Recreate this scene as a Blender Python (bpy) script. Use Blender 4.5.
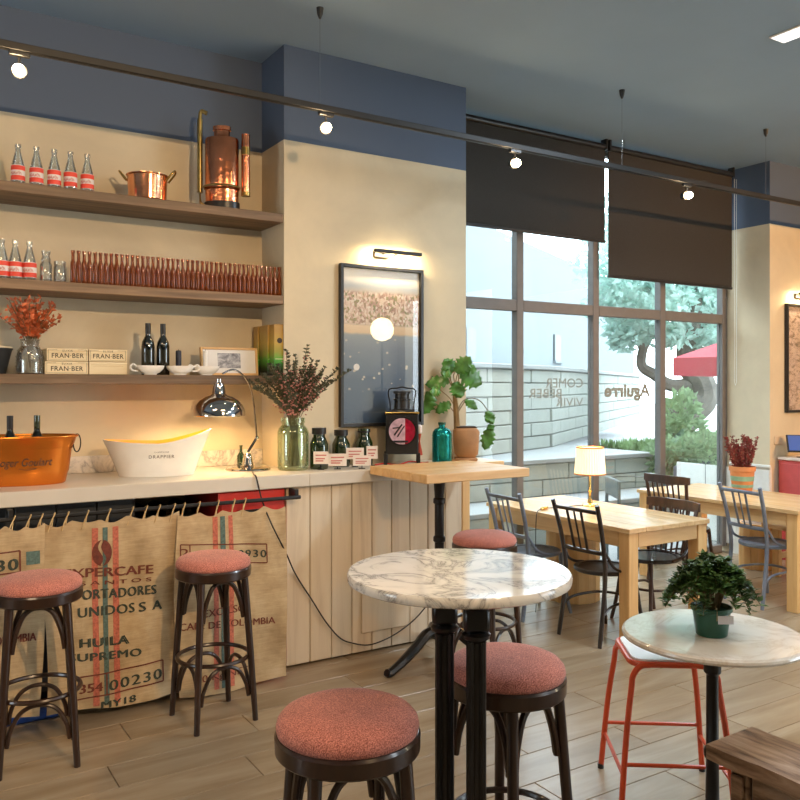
import bpy, bmesh, math, random
from mathutils import Vector, Matrix, Euler
random.seed(11)
PI = math.pi
R = math.radians
for o in list(bpy.data.objects): bpy.data.objects.remove(o)
scene = bpy.context.scene
C = scene.collection

# ------------------------------------------------------------------ camera
FPX, CAM_H, CXP, CYP = 821.0, 1.62, 400.0, 386.0
YAW = math.atan(515 / 821)
cam_data = bpy.data.cameras.new('camera')
cam_data.sensor_fit = 'HORIZONTAL'; cam_data.sensor_width = 36.0
cam_data.lens = FPX / 800 * 36.0
cam_data.shift_y = -(400 - CYP) / 800
cam_data.clip_start = 0.05; cam_data.clip_end = 300
cam = bpy.data.objects.new('camera', cam_data); C.objects.link(cam)
cam.location = (0, 0, CAM_H); cam.rotation_euler = (PI / 2, 0, -YAW)
scene.camera = cam
# ------------------------------------------------------------------ sky and exposure
world = bpy.data.worlds.new('overcast_sky'); scene.world = world; world.use_nodes = True
wn = world.node_tree.nodes; wn['Background'].inputs[0].default_value = (0.80, 0.92, 1.0, 1)
wn['Background'].inputs[1].default_value = 8.3
vs = scene.view_settings
vs.view_transform = 'Standard'; vs.look = 'None'; vs.gamma = 1.0; vs.use_curve_mapping = False
vs.exposure = 0.0

_F = (math.sin(YAW), math.cos(YAW)); _R = (math.cos(YAW), -math.sin(YAW))
def wx(px, Y):
    """room X of a sight line (photo column px) where it meets the room plane Y"""
    u = (px - CXP) / FPX
    return Y * (_F[0] + u * _R[0]) / (_F[1] + u * _R[1])

# ------------------------------------------------------------------ materials
def nn(nt, t, **kw):
    n = nt.nodes.new(t)
    for k, v in kw.items(): setattr(n, k, v)
    return n
def newmat(name):
    m = bpy.data.materials.new(name); m.use_nodes = True
    nt = m.node_tree
    return m, nt, nt.nodes['Principled BSDF'], nt.nodes['Material Output']
def ramp(nt, stops):
    r = nn(nt, 'ShaderNodeValToRGB')
    el = r.color_ramp.elements
    while len(el) < len(stops): el.new(0.5)
    for e, (p, c) in zip(el, stops): e.position = p; e.color = (c[0], c[1], c[2], 1)
    return r
def coords(nt, scale=(1, 1, 1), rand=0.0, kind='Object', rot=(0, 0, 0)):
    tc = nn(nt, 'ShaderNodeTexCoord'); mp = nn(nt, 'ShaderNodeMapping')
    mp.inputs['Scale'].default_value = scale; mp.inputs['Rotation'].default_value = rot
    nt.links.new(tc.outputs[kind], mp.inputs['Vector'])
    if rand:
        oi = nn(nt, 'ShaderNodeObjectInfo'); mu = nn(nt, 'ShaderNodeMath', operation='MULTIPLY'); mu.inputs[1].default_value = rand
        nt.links.new(oi.outputs['Random'], mu.inputs[0]); cb = nn(nt, 'ShaderNodeCombineXYZ')
        for i in range(3): nt.links.new(mu.outputs[0], cb.inputs[i])
        nt.links.new(cb.outputs[0], mp.inputs['Location'])
    return mp.outputs[0]
def noise(nt, vec, scale=5, detail=4, rough=.55, dist=0):
    n = nn(nt, 'ShaderNodeTexNoise'); nt.links.new(vec, n.inputs['Vector'])
    n.inputs['Scale'].default_value = scale; n.inputs['Detail'].default_value = detail
    n.inputs['Roughness'].default_value = rough; n.inputs['Distortion'].default_value = dist
    return n
def bump(nt, b, h, strength=.2, dist=.01):
    bp = nn(nt, 'ShaderNodeBump'); bp.inputs['Strength'].default_value = strength; bp.inputs['Distance'].default_value = dist
    nt.links.new(h, bp.inputs['Height']); nt.links.new(bp.outputs[0], b.inputs['Normal'])
def plain(name, c, rough=.5, metal=0.0, var=.12, vs_=14, bmp=0.0, bs=60, spec=.5, coat=0):
    m, nt, b, o = newmat(name)
    v = coords(nt, rand=7)
    n = noise(nt, v, vs_, 4)
    d = [max(0, x * (1 - var)) for x in c]; l = [min(1, x * (1 + var)) for x in c]
    r = ramp(nt, [(.3, d), (.7, l)]); nt.links.new(n.outputs[0], r.inputs[0]); nt.links.new(r.outputs[0], b.inputs['Base Color'])
    b.inputs['Roughness'].default_value = rough; b.inputs['Metallic'].default_value = metal
    b.inputs['Specular IOR Level'].default_value = spec; b.inputs['Coat Weight'].default_value = coat
    if bmp:
        n2 = noise(nt, v, bs, 3); bump(nt, b, n2.outputs[0], bmp)
    return m
def wood(name, stops, axis='X', s=(1.5, 22), rough=.5, bmp=.15, rand=9, rvar=.25, coat=0):
    m, nt, b, o = newmat(name)
    sc = {'X': (s[0], s[1], s[1]), 'Y': (s[1], s[0], s[1]), 'Z': (s[1], s[1], s[0])}[axis]
    v = coords(nt, sc, rand)
    n = noise(nt, v, 1.0, 6, .6, .6)
    r = ramp(nt, stops); nt.links.new(n.outputs[0], r.inputs[0])
    oi = nn(nt, 'ShaderNodeObjectInfo'); mr = nn(nt, 'ShaderNodeMapRange')
    mr.inputs['To Min'].default_value = 1 - rvar; mr.inputs['To Max'].default_value = 1 + rvar
    nt.links.new(oi.outputs['Random'], mr.inputs[0])
    hs = nn(nt, 'ShaderNodeHueSaturation'); nt.links.new(r.outputs[0], hs.inputs['Color']); nt.links.new(mr.outputs[0], hs.inputs['Value'])
    nt.links.new(hs.outputs[0], b.inputs['Base Color'])
    b.inputs['Roughness'].default_value = rough; b.inputs['Coat Weight'].default_value = coat
    if bmp: bump(nt, b, n.outputs[0], bmp, .004)
    return m
def marble(name, base, vein, scale=4, rough=.12):
    m, nt, b, o = newmat(name)
    v = coords(nt, (1, 1, 1), 5)
    n1 = noise(nt, v, scale, 8, .65, 1.6)
    sb = nn(nt, 'ShaderNodeMath', operation='SUBTRACT'); sb.inputs[1].default_value = .5; nt.links.new(n1.outputs[0], sb.inputs[0])
    ab = nn(nt, 'ShaderNodeMath', operation='ABSOLUTE'); nt.links.new(sb.outputs[0], ab.inputs[0])
    mid = [(x * 1.2 + y) / 2.2 for x, y in zip(base, vein)]
    r = ramp(nt, [(0, vein), (.018, mid), (.07, base), (.3, [min(1, x * 1.05) for x in base])])
    nt.links.new(ab.outputs[0], r.inputs[0])
    n2 = noise(nt, v, scale * .7, 3); r2 = ramp(nt, [(.35, (.8, .8, .78)), (.6, (1, 1, 1))]); nt.links.new(n2.outputs[0], r2.inputs[0])
    mx = nn(nt, 'ShaderNodeMix', data_type='RGBA', blend_type='MULTIPLY'); mx.inputs[0].default_value = 1
    nt.links.new(r.outputs[0], mx.inputs[6]); nt.links.new(r2.outputs[0], mx.inputs[7]); nt.links.new(mx.outputs[2], b.inputs['Base Color'])
    b.inputs['Roughness'].default_value = rough
    return m
def glass(name, tint, gl=.10, rough=.03, body=0.0, bodyc=None, fk=.8):
    """thin glass: clear pass-through, mirror-like gloss that grows at grazing angles, optional cloudy body"""
    m, nt, b, o = newmat(name)
    tr = nn(nt, 'ShaderNodeBsdfTransparent'); tr.inputs[0].default_value = (*tint, 1)
    gs = nn(nt, 'ShaderNodeBsdfGlossy'); gs.inputs['Roughness'].default_value = rough; gs.inputs[0].default_value = (1, 1, 1, 1)
    src = tr.outputs[0]
    if body:
        df = nn(nt, 'ShaderNodeBsdfDiffuse'); df.inputs[0].default_value = (*(bodyc or tint), 1)
        m0 = nn(nt, 'ShaderNodeMixShader'); m0.inputs[0].default_value = body
        nt.links.new(src, m0.inputs[1]); nt.links.new(df.outputs[0], m0.inputs[2]); src = m0.outputs[0]
    fr = nn(nt, 'ShaderNodeFresnel'); fr.inputs[0].default_value = 1.5
    mu = nn(nt, 'ShaderNodeMath', operation='MULTIPLY_ADD'); mu.inputs[1].default_value = fk; mu.inputs[2].default_value = gl - .03
    nt.links.new(fr.outputs[0], mu.inputs[0])
    mx = nn(nt, 'ShaderNodeMixShader'); nt.links.new(mu.outputs[0], mx.inputs[0])
    nt.links.new(src, mx.inputs[1]); nt.links.new(gs.outputs[0], mx.inputs[2]); nt.links.new(mx.outputs[0], o.inputs[0])
    return m
def emit(name, c, s, base=None):
    m, nt, b, o = newmat(name)
    b.inputs['Base Color'].default_value = (*(base or c), 1)
    b.inputs['Emission Color'].default_value = (*c, 1); b.inputs['Emission Strength'].default_value = s
    b.inputs['Roughness'].default_value = .4
    return m
def two_paint(name, low, high, zsplit, var=.1):
    m, nt, b, o = newmat(name)
    v = coords(nt); n = noise(nt, v, 1.8, 5, .6, .4)
    rl = ramp(nt, [(.3, [x * (1 - var) for x in low]), (.7, [min(1, x * (1 + var)) for x in low])]); nt.links.new(n.outputs[0], rl.inputs[0])
    tc = nn(nt, 'ShaderNodeTexCoord'); sp = nn(nt, 'ShaderNodeSeparateXYZ'); nt.links.new(tc.outputs['Object'], sp.inputs[0])
    gt = nn(nt, 'ShaderNodeMath', operation='GREATER_THAN'); gt.inputs[1].default_value = zsplit; nt.links.new(sp.outputs[2], gt.inputs[0])
    mx = nn(nt, 'ShaderNodeMix', data_type='RGBA'); nt.links.new(gt.outputs[0], mx.inputs[0]); nt.links.new(rl.outputs[0], mx.inputs[6])
    mx.inputs[7].default_value = (*high, 1); nt.links.new(mx.outputs[2], b.inputs['Base Color'])
    b.inputs['Roughness'].default_value = .75
    n2 = noise(nt, v, 40, 4); bump(nt, b, n2.outputs[0], .08, .005)
    return m

M = {}
M['plaster'] = two_paint('plaster_and_blue_paint', (.64, .54, .375), (.092, .125, .19), 3.135)
M['ceiling'] = plain('grey_blue_ceiling_paint', (.27, .38, .51), .8, var=.03, vs_=2)
M['blue_wall'] = plain('blue_paint', (.105, .135, .20), .8, var=.03)
M['white_paint'] = plain('white_painted_board', (.78, .77, .72), .6, var=.05)
M['plank'] = wood('floor_plank_grey_oak', [(.25, (.225, .15, .08)), (.5, (.32, .235, .145)), (.75, (.40, .315, .215))], 'X', (1.6, 11), .30, .05, 13, .10)
M['grout'] = plain('floor_joint', (.10, .08, .06), .8)
M['shelf'] = wood('shelf_brown_oak', [(.28, (.085, .05, .028)), (.5, (.18, .11, .062)), (.72, (.28, .18, .105))], 'X', (1.2, 22), .55, .2)
M['pine'] = wood('pale_pine', [(.25, (.60, .36, .155)), (.5, (.74, .48, .23)), (.75, (.80, .57, .31))], 'Y', (1.3, 16), .27, .08, 9, .07)
M['pine_leg'] = wood('pale_pine_upright', [(.25, (.60, .34, .13)), (.5, (.74, .45, .18)), (.75, (.80, .53, .25))], 'Z', (1.3, 16), .45, .08, 9, .07)
M['pine_x'] = wood('pale_pine_along', [(.25, (.58, .33, .13)), (.5, (.72, .44, .19)), (.75, (.79, .53, .26))], 'X', (1.3, 16), .4, .08, 9, .07)
M['board'] = wood('whitewashed_board', [(.25, (.52, .41, .28)), (.5, (.66, .55, .40)), (.8, (.72, .62, .47))], 'Z', (1.0, 14), .5, .08, 9, .06)
M['rustic'] = wood('rustic_old_wood', [(.30, (.035, .02, .012)), (.42, (.17, .10, .06)), (.56, (.31, .205, .135)), (.72, (.45, .33, .24))], 'Y', (4, 26), .36, .8, 9, .05)
M['bent'] = wood('dark_bentwood', [(.3, (.014, .006, .004)), (.6, (.034, .014, .007)), (.8, (.06, .026, .012))], 'Z', (3, 20), .28, .03, 9, .1, .3)
M['dark_chair'] = wood('black_brown_chair', [(.3, (.013, .009, .007)), (.6, (.03, .019, .013)), (.8, (.05, .03, .02))], 'Z', (3, 20), .3, .03, 9, .1, .3)
M['brown_chair'] = wood('chestnut_chair', [(.3, (.03, .014, .009)), (.6, (.075, .034, .02)), (.8, (.11, .05, .03))], 'Z', (3, 20), .3, .03, 9, .1, .3)
M['grey_chair'] = plain('blue_grey_chair_paint', (.17, .20, .255), .5, var=.15)
M['iron'] = plain('black_cast_iron', (.012, .012, .013), .3, .2, var=.3, bmp=.1, bs=80)
M['black'] = plain('black_enamel', (.014, .014, .015), .35, var=.2)
M['track'] = plain('black_bronze_track', (.010, .009, .008), .5, var=.2)
M['chrome'] = plain('chrome', (.62, .60, .58), .08, 1.0, var=.03)
M['brass'] = plain('brass', (.72, .48, .16), .2, 1.0, var=.1)
M['old_brass'] = plain('aged_brass', (.34, .25, .09), .35, 1.0, var=.3)
M['copper'] = plain('copper', (.86, .40, .22), .16, 1.0, var=.12, vs_=8, bmp=.12, bs=18)
M['copper_dent'] = plain('hammered_old_copper', (.70, .27, .14), .2, 1.0, var=.25, vs_=10, bmp=.5, bs=14)
M['copper_orange'] = plain('orange_copper_enamel', (.78, .25, .035), .26, .85, var=.05, vs_=5)
M['red_paint'] = plain('red_orange_paint', (.62, .075, .022), .32, var=.1)
M['red_cab'] = plain('red_cabinet_paint', (.55, .03, .02), .4, var=.1)
M['pink_red'] = plain('coral_red_paint', (.62, .10, .10), .5, var=.06)
M['white_gloss'] = plain('white_glazed', (.85, .83, .78), .2, var=.03)
M['white_seat'] = plain('white_seat_laminate', (.80, .80, .80), .3, var=.03)
M['counter'] = plain('white_counter', (.64, .585, .50), .3, var=.04, vs_=4)
M['marble_bar'] = marble('marble_table', (.76, .72, .66), (.26, .25, .24), 5.5, .08)
M['marble_small'] = marble('cream_marble_table', (.80, .75, .68), (.66, .58, .49), 2.4, .09)
M['marble_wall'] = marble('backsplash_marble', (.74, .68, .62), (.36, .34, .33), 3.5, .15)
M['paper'] = plain('paper', (.80, .70, .62), .8, var=.04)
M['mat_white'] = plain('mat_board_white', (.80, .78, .76), .8, var=.03)
M['ink'] = plain('dark_ink', (.05, .035, .025), .8, var=.1)
M['ink_red'] = plain('brown_red_ink', (.15, .035, .02), .85, var=.3, vs_=60)
M['ink_green'] = plain('green_black_ink', (.04, .05, .035), .85, var=.4, vs_=60)
M['ink_pink'] = plain('pink_ink', (.55, .18, .16), .8, var=.1)
M['stripe_red'] = plain('sack_red_stripe', (.47, .13, .08), .9, var=.35, vs_=90)
M['stripe_green'] = plain('sack_green_stripe', (.09, .14, .12), .9, var=.35, vs_=90)
M['label_red'] = plain('label_red', (.75, .06, .03), .5, var=.08)
M['label_white'] = plain('label_white', (.80, .74, .74), .5, var=.05)
M['terracotta'] = plain('terracotta', (.46, .235, .105), .75, var=.16, vs_=9, bmp=.1)
M['terra_stripe'] = plain('orange_terracotta', (.60, .24, .09), .7, var=.1)
M['stripe_teal'] = plain('teal_glaze_band', (.20, .36, .25), .6, var=.2)
M['green_pot'] = plain('green_plastic_pot', (.012, .085, .05), .35, var=.1)
M['soil'] = plain('soil', (.05, .032, .02), .95, var=.4)
M['leaf'] = plain('leaf_green', (.065, .20, .028), .4, var=.35, vs_=20)
M['leaf_bush'] = plain('bush_leaf', (.075, .15, .04), .4, var=.5, vs_=9)
M['leaf_grey'] = plain('grey_green_sprig', (.075, .085, .05), .6, var=.4, vs_=20)
M['pink_flower'] = plain('pink_dried_flower', (.58, .25, .22), .7, var=.3, vs_=30)
M['orange_flower'] = plain('orange_red_foliage', (.62, .16, .06), .6, var=.5, vs_=14)
M['heather'] = plain('heather_flower', (.25, .045, .04), .7, var=.5, vs_=30)
M['stem'] = plain('brown_green_stem', (.15, .11, .05), .6, var=.3)
M['plant_stem'] = plain('plant_stalk', (.30, .18, .07), .5, var=.3)
M['trunk'] = plain('tree_bark', (.13, .115, .10), .9, var=.35, vs_=6, bmp=.6, bs=14)
M['twine'] = plain('jute_twine', (.52, .36, .17), .9, var=.2)
M['cable'] = plain('black_cable', (.015, .012, .01), .5)
M['clear'] = glass('clear_glass', (.93, .95, .94), .10, .03, .07, (.85, .85, .82))
M['green_glass'] = glass('pale_green_jar_glass', (.88, .94, .82), .08, .03, .04, (.5, .6, .35), fk=.6)
M['bottle_green'] = glass('bottle_green_glass', (.10, .22, .08), .10, .04, .35, (.035, .07, .02))
M['amber'] = glass('amber_glass', (.58, .18, .025), .05, .08, .42, (.33, .088, .012), fk=.45)
M['wine'] = glass('wine_bottle_glass', (.02, .03, .015), .10, .04, .6, (.008, .01, .006))
M['pane'] = glass('window_pane', (.95, .985, .99), .03, .0, fk=.12)
M['pic_glass'] = glass('picture_glass', (.98, .98, .98), .04, .0, fk=.45)
M['teal'] = plain('teal_metallic_glaze', (.01, .26, .24), .18, .7, var=.3, vs_=30)
M['frame_metal'] = plain('grey_brown_window_frame', (.17, .155, .145), .5, .2, var=.06)
M['stone'] = plain('pale_limestone_block', (.30, .315, .285), .85, var=.07, vs_=6, bmp=.2, bs=20)
M['stone_joint'] = plain('stone_mortar', (.20, .21, .20), .9)
M['paving'] = plain('pale_paving', (.27, .275, .27), .8, var=.04, vs_=2)
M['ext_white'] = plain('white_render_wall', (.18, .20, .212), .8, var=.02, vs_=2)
M['ext_grey'] = plain('blue_grey_planter', (.05, .06, .065), .8, var=.08)
M['ext_window'] = plain('dark_exterior_window', (.04, .055, .065), .3, var=.1)
M['parasol'] = plain('red_pink_parasol_cloth', (.36, .045, .06), .8, var=.04)
M['ext_metal'] = plain('grey_outdoor_metal', (.10, .125, .13), .5, var=.1)
M['felt_black'] = plain('matte_black_box', (.012, .012, .012), .6, var=.2)
M['box_wood'] = wood('pale_box_wood', [(.25, (.66, .50, .27)), (.5, (.80, .66, .42)), (.8, (.86, .73, .50))], 'X', (1.3, 16), .5, .05, 9, .05)
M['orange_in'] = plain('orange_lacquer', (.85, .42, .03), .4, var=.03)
M['cream'] = plain('cream_card', (.72, .62, .42), .7, var=.06)
M['dark_tile'] = plain('dark_blue_grey_panel', (.035, .04, .048), .35, var=.15)
M['navy'] = plain('navy_candle', (.02, .025, .045), .5)
M['socket'] = plain('socket_plate', (.62, .50, .36), .5, var=.03)
M['letter_glass'] = plain('grey_vinyl_letter', (.24, .25, .22), .7, var=.05)
M['blue_plastic'] = plain('blue_plastic', (.02, .08, .35), .4)
M['bulb'] = emit('warm_bulb', (1.0, .72, .40), 120)
M['globe'] = emit('lit_globe', (1.0, .82, .52), 22)
M['shade'] = emit('lit_fabric_shade', (1.0, .72, .36), 1.25, (.85, .75, .55))
M['led'] = emit('warm_led_strip', (1.0, .80, .48), 28)
M['ceiling_led'] = emit('ceiling_diffuser', (.95, .97, 1.0), 1.3)
M['screen'] = emit('tablet_screen', (.10, .20, .62), .5, (.02, .03, .08))

def leafy(name, c, var=.4, vs_=3):
    m, nt, b, o = newmat(name); v = coords(nt, rand=7); n = noise(nt, v, vs_, 4)
    r = ramp(nt, [(.3, [x * (1 - var) for x in c]), (.7, [min(1, x * (1 + var)) for x in c])]); nt.links.new(n.outputs[0], r.inputs[0])
    nt.links.new(r.outputs[0], b.inputs['Base Color']); b.inputs['Roughness'].default_value = .6
    tl = nn(nt, 'ShaderNodeBsdfTranslucent'); nt.links.new(r.outputs[0], tl.inputs[0])
    mx = nn(nt, 'ShaderNodeMixShader'); mx.inputs[0].default_value = .5
    nt.links.new(b.outputs[0], mx.inputs[1]); nt.links.new(tl.outputs[0], mx.inputs[2]); nt.links.new(mx.outputs[0], o.inputs[0])
    return m
M['leaf_tree'] = leafy('olive_tree_leaf', (.42, .58, .52), .3)
M['leaf_ivy'] = leafy('ivy_leaf', (.26, .36, .20))
M['grass'] = leafy('grass_blades', (.20, .30, .13))

def fabric(name, c1, c2, scale=260, rough=.9):
    m, nt, b, o = newmat(name); v = coords(nt)
    n = noise(nt, v, scale, 2, .6); n2 = noise(nt, v, 14, 3)
    r = ramp(nt, [(.36, c1), (.64, c2)]); nt.links.new(n.outputs[0], r.inputs[0])
    r2 = ramp(nt, [(.3, (.82, .82, .82)), (.7, (1.05, 1.05, 1.05))]); nt.links.new(n2.outputs[0], r2.inputs[0])
    mx = nn(nt, 'ShaderNodeMix', data_type='RGBA', blend_type='MULTIPLY'); mx.inputs[0].default_value = 1
    nt.links.new(r.outputs[0], mx.inputs[6]); nt.links.new(r2.outputs[0], mx.inputs[7]); nt.links.new(mx.outputs[2], b.inputs['Base Color'])
    b.inputs['Roughness'].default_value = rough; b.inputs['Sheen Weight'].default_value = .15
    bump(nt, b, n.outputs[0], .35, .004)
    return m
M['cushion'] = fabric('rust_pink_tweed', (.26, .068, .052), (.74, .28, .21), 320)

def burlap(name):
    m, nt, b, o = newmat(name); v = coords(nt)
    w1 = nn(nt, 'ShaderNodeTexWave', bands_direction='X'); w1.inputs['Scale'].default_value = 62; w1.inputs['Distortion'].default_value = 1.2
    w2 = nn(nt, 'ShaderNodeTexWave', bands_direction='Z'); w2.inputs['Scale'].default_value = 62; w2.inputs['Distortion'].default_value = 1.2
    for w in (w1, w2): nt.links.new(v, w.inputs[0])
    mu = nn(nt, 'ShaderNodeMath', operation='MULTIPLY'); nt.links.new(w1.outputs[1], mu.inputs[0]); nt.links.new(w2.outputs[1], mu.inputs[1])
    n = noise(nt, v, 6, 5, .6); n2 = noise(nt, coords(nt, (4, 4, 60)), 3, 3)
    ad = nn(nt, 'ShaderNodeMath', operation='ADD'); nt.links.new(n.outputs[0], ad.inputs[0])
    m2 = nn(nt, 'ShaderNodeMath', operation='MULTIPLY_ADD'); m2.inputs[1].default_value = .35; nt.links.new(n2.outputs[0], m2.inputs[0])
    m3 = nn(nt, 'ShaderNodeMath', operation='MULTIPLY'); m3.inputs[1].default_value = .18; nt.links.new(mu.outputs[0], m3.inputs[0]); nt.links.new(m3.outputs[0], m2.inputs[2])
    nt.links.new(m2.outputs[0], ad.inputs[1])
    r = ramp(nt, [(.45, (.30, .20, .10)), (.75, (.50, .36, .20)), (1.0, (.64, .49, .30))]); nt.links.new(ad.outputs[0], r.inputs[0])
    nt.links.new(r.outputs[0], b.inputs['Base Color']); b.inputs['Roughness'].default_value = .95
    bump(nt, b, mu.outputs[0], .4, .003)
    return m
M['burlap'] = burlap('burlap_weave')

def blindmat():
    m, nt, b, o = newmat('dark_screen_blind')
    b.inputs['Base Color'].default_value = (.030, .027, .024, 1); b.inputs['Roughness'].default_value = .8
    v = coords(nt, (1, 1, 1)); n = noise(nt, v, 220, 2); r = ramp(nt, [(.3, (.025, .021, .017)), (.7, (.037, .032, .027))])
    nt.links.new(n.outputs[0], r.inputs[0]); nt.links.new(r.outputs[0], b.inputs['Base Color'])
    tr = nn(nt, 'ShaderNodeBsdfTransparent'); tr.inputs[0].default_value = (1, .95, .9, 1)
    mx = nn(nt, 'ShaderNodeMixShader'); mx.inputs[0].default_value = .02
    nt.links.new(b.outputs[0], mx.inputs[1]); nt.links.new(tr.outputs[0], mx.inputs[2]); nt.links.new(mx.outputs[0], o.inputs[0])
    return m
M['blind'] = blindmat()

def poster_mat():
    """printed bay view: pale sky, hazy hills, dense town, sand, blue water with boats"""
    m, nt, b, o = newmat('printed_bay_view')
    tc = nn(nt, 'ShaderNodeTexCoord'); sp = nn(nt, 'ShaderNodeSeparateXYZ'); nt.links.new(tc.outputs['Generated'], sp.inputs[0])
    nz = noise(nt, tc.outputs['Object'], 9, 3)
    ma = nn(nt, 'ShaderNodeMath', operation='MULTIPLY_ADD'); ma.inputs[1].default_value = .03; nt.links.new(nz.outputs[0], ma.inputs[0]); nt.links.new(sp.outputs[2], ma.inputs[2])
    base = ramp(nt, [(0.0, (.05, .10, .19)), (.3, (.10, .155, .24)), (.50, (.22, .27, .33)), (.585, (.32, .36, .40)), (.60, (.74, .56, .36)), (.645, (.78, .62, .44)),
                     (.66, (.50, .40, .33)), (.87, (.60, .56, .52)), (.90, (.50, .56, .62)), (.945, (.86, .84, .78)), (1.0, (.95, .90, .78))])
    nt.links.new(ma.outputs[0], base.inputs[0])
    vo = nn(nt, 'ShaderNodeTexVoronoi', distance='CHEBYCHEV'); vo.inputs['Scale'].default_value = 60; mp = coords(nt, (1.25, 0, 1.0)); nt.links.new(mp, vo.inputs[0])
    bw = nn(nt, 'ShaderNodeSeparateColor'); nt.links.new(vo.outputs['Color'], bw.inputs[0])
    town = ramp(nt, [(0, (.22, .25, .10)), (.16, (.36, .32, .14)), (.24, (.34, .20, .16)), (.45, (.62, .42, .32)), (.7, (.78, .64, .52)), (1, (.86, .80, .74))]); nt.links.new(bw.outputs[0], town.inputs[0])
    gate = ramp(nt, [(.652, (0, 0, 0)), (.66, (1, 1, 1)), (.855, (1, 1, 1)), (.875, (0, 0, 0))]); nt.links.new(ma.outputs[0], gate.inputs[0])
    g2 = nn(nt, 'ShaderNodeMath', operation='MULTIPLY'); g2.inputs[1].default_value = .85; nt.links.new(gate.outputs[0], g2.inputs[0])
    m1 = nn(nt, 'ShaderNodeMix', data_type='RGBA'); nt.links.new(g2.outputs[0], m1.inputs[0]); nt.links.new(base.outputs[0], m1.inputs[6]); nt.links.new(town.outputs[0], m1.inputs[7])
    vb = nn(nt, 'ShaderNodeTexVoronoi'); vb.inputs['Scale'].default_value = 17; mb = coords(nt, (1.0, 0, 1.25)); nt.links.new(mb, vb.inputs[0])
    lt = nn(nt, 'ShaderNodeMath', operation='LESS_THAN'); lt.inputs[1].default_value = .17; nt.links.new(vb.outputs['Distance'], lt.inputs[0])
    wg = ramp(nt, [(.20, (0, 0, 0)), (.24, (1, 1, 1)), (.57, (1, 1, 1)), (.58, (0, 0, 0))]); nt.links.new(sp.outputs[2], wg.inputs[0])
    mm = nn(nt, 'ShaderNodeMath', operation='MULTIPLY'); nt.links.new(lt.outputs[0], mm.inputs[0]); nt.links.new(wg.outputs[0], mm.inputs[1])
    m2 = nn(nt, 'ShaderNodeMix', data_type='RGBA'); nt.links.new(mm.outputs[0], m2.inputs[0]); nt.links.new(m1.outputs[2], m2.inputs[6]); m2.inputs[7].default_value = (.55, .50, .44, 1)
    nt.links.new(m2.outputs[2], b.inputs['Base Color']); b.inputs['Roughness'].default_value = .6
    return m
M['poster'] = poster_mat()

def photo_mat(name, stops, scale):
    m, nt, b, o = newmat(name); v = coords(nt, (1, 1, 1.6))
    n = noise(nt, v, scale, 6, .7, .5); r = ramp(nt, stops); nt.links.new(n.outputs[0], r.inputs[0]); nt.links.new(r.outputs[0], b.inputs['Base Color'])
    b.inputs['Roughness'].default_value = .5
    return m
M['bw_photo'] = photo_mat('grey_photo_print', [(.3, (.05, .05, .06)), (.5, (.30, .30, .33)), (.65, (.62, .62, .64))], 22)
M['sepia_photo'] = photo_mat('sepia_photo_print', [(.36, (.04, .03, .025)), (.44, (.35, .24, .19)), (.52, (.70, .55, .48)), (.7, (.80, .68, .60))], 16)
M['leafy_box'] = None
def goldgreen():
    m, nt, b, o = newmat('gold_to_green_carton')
    tc = nn(nt, 'ShaderNodeTexCoord'); sp = nn(nt, 'ShaderNodeSeparateXYZ'); nt.links.new(tc.outputs['Generated'], sp.inputs[0])
    n = noise(nt, tc.outputs['Object'], 25, 4)
    ma = nn(nt, 'ShaderNodeMath', operation='MULTIPLY_ADD'); ma.inputs[1].default_value = .2; nt.links.new(n.outputs[0], ma.inputs[0]); nt.links.new(sp.outputs[2], ma.inputs[2])
    r = ramp(nt, [(.16, (.015, .02, .012)), (.27, (.02, .09, .015)), (.40, (.08, .38, .03)), (.58, (.32, .28, .03)), (.75, (.50, .32, .05)), (1, (.42, .24, .05))])
    nt.links.new(ma.outputs[0], r.inputs[0]); nt.links.new(r.outputs[0], b.inputs['Base Color']); b.inputs['Roughness'].default_value = .35
    return m
M['carton'] = goldgreen()

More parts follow.
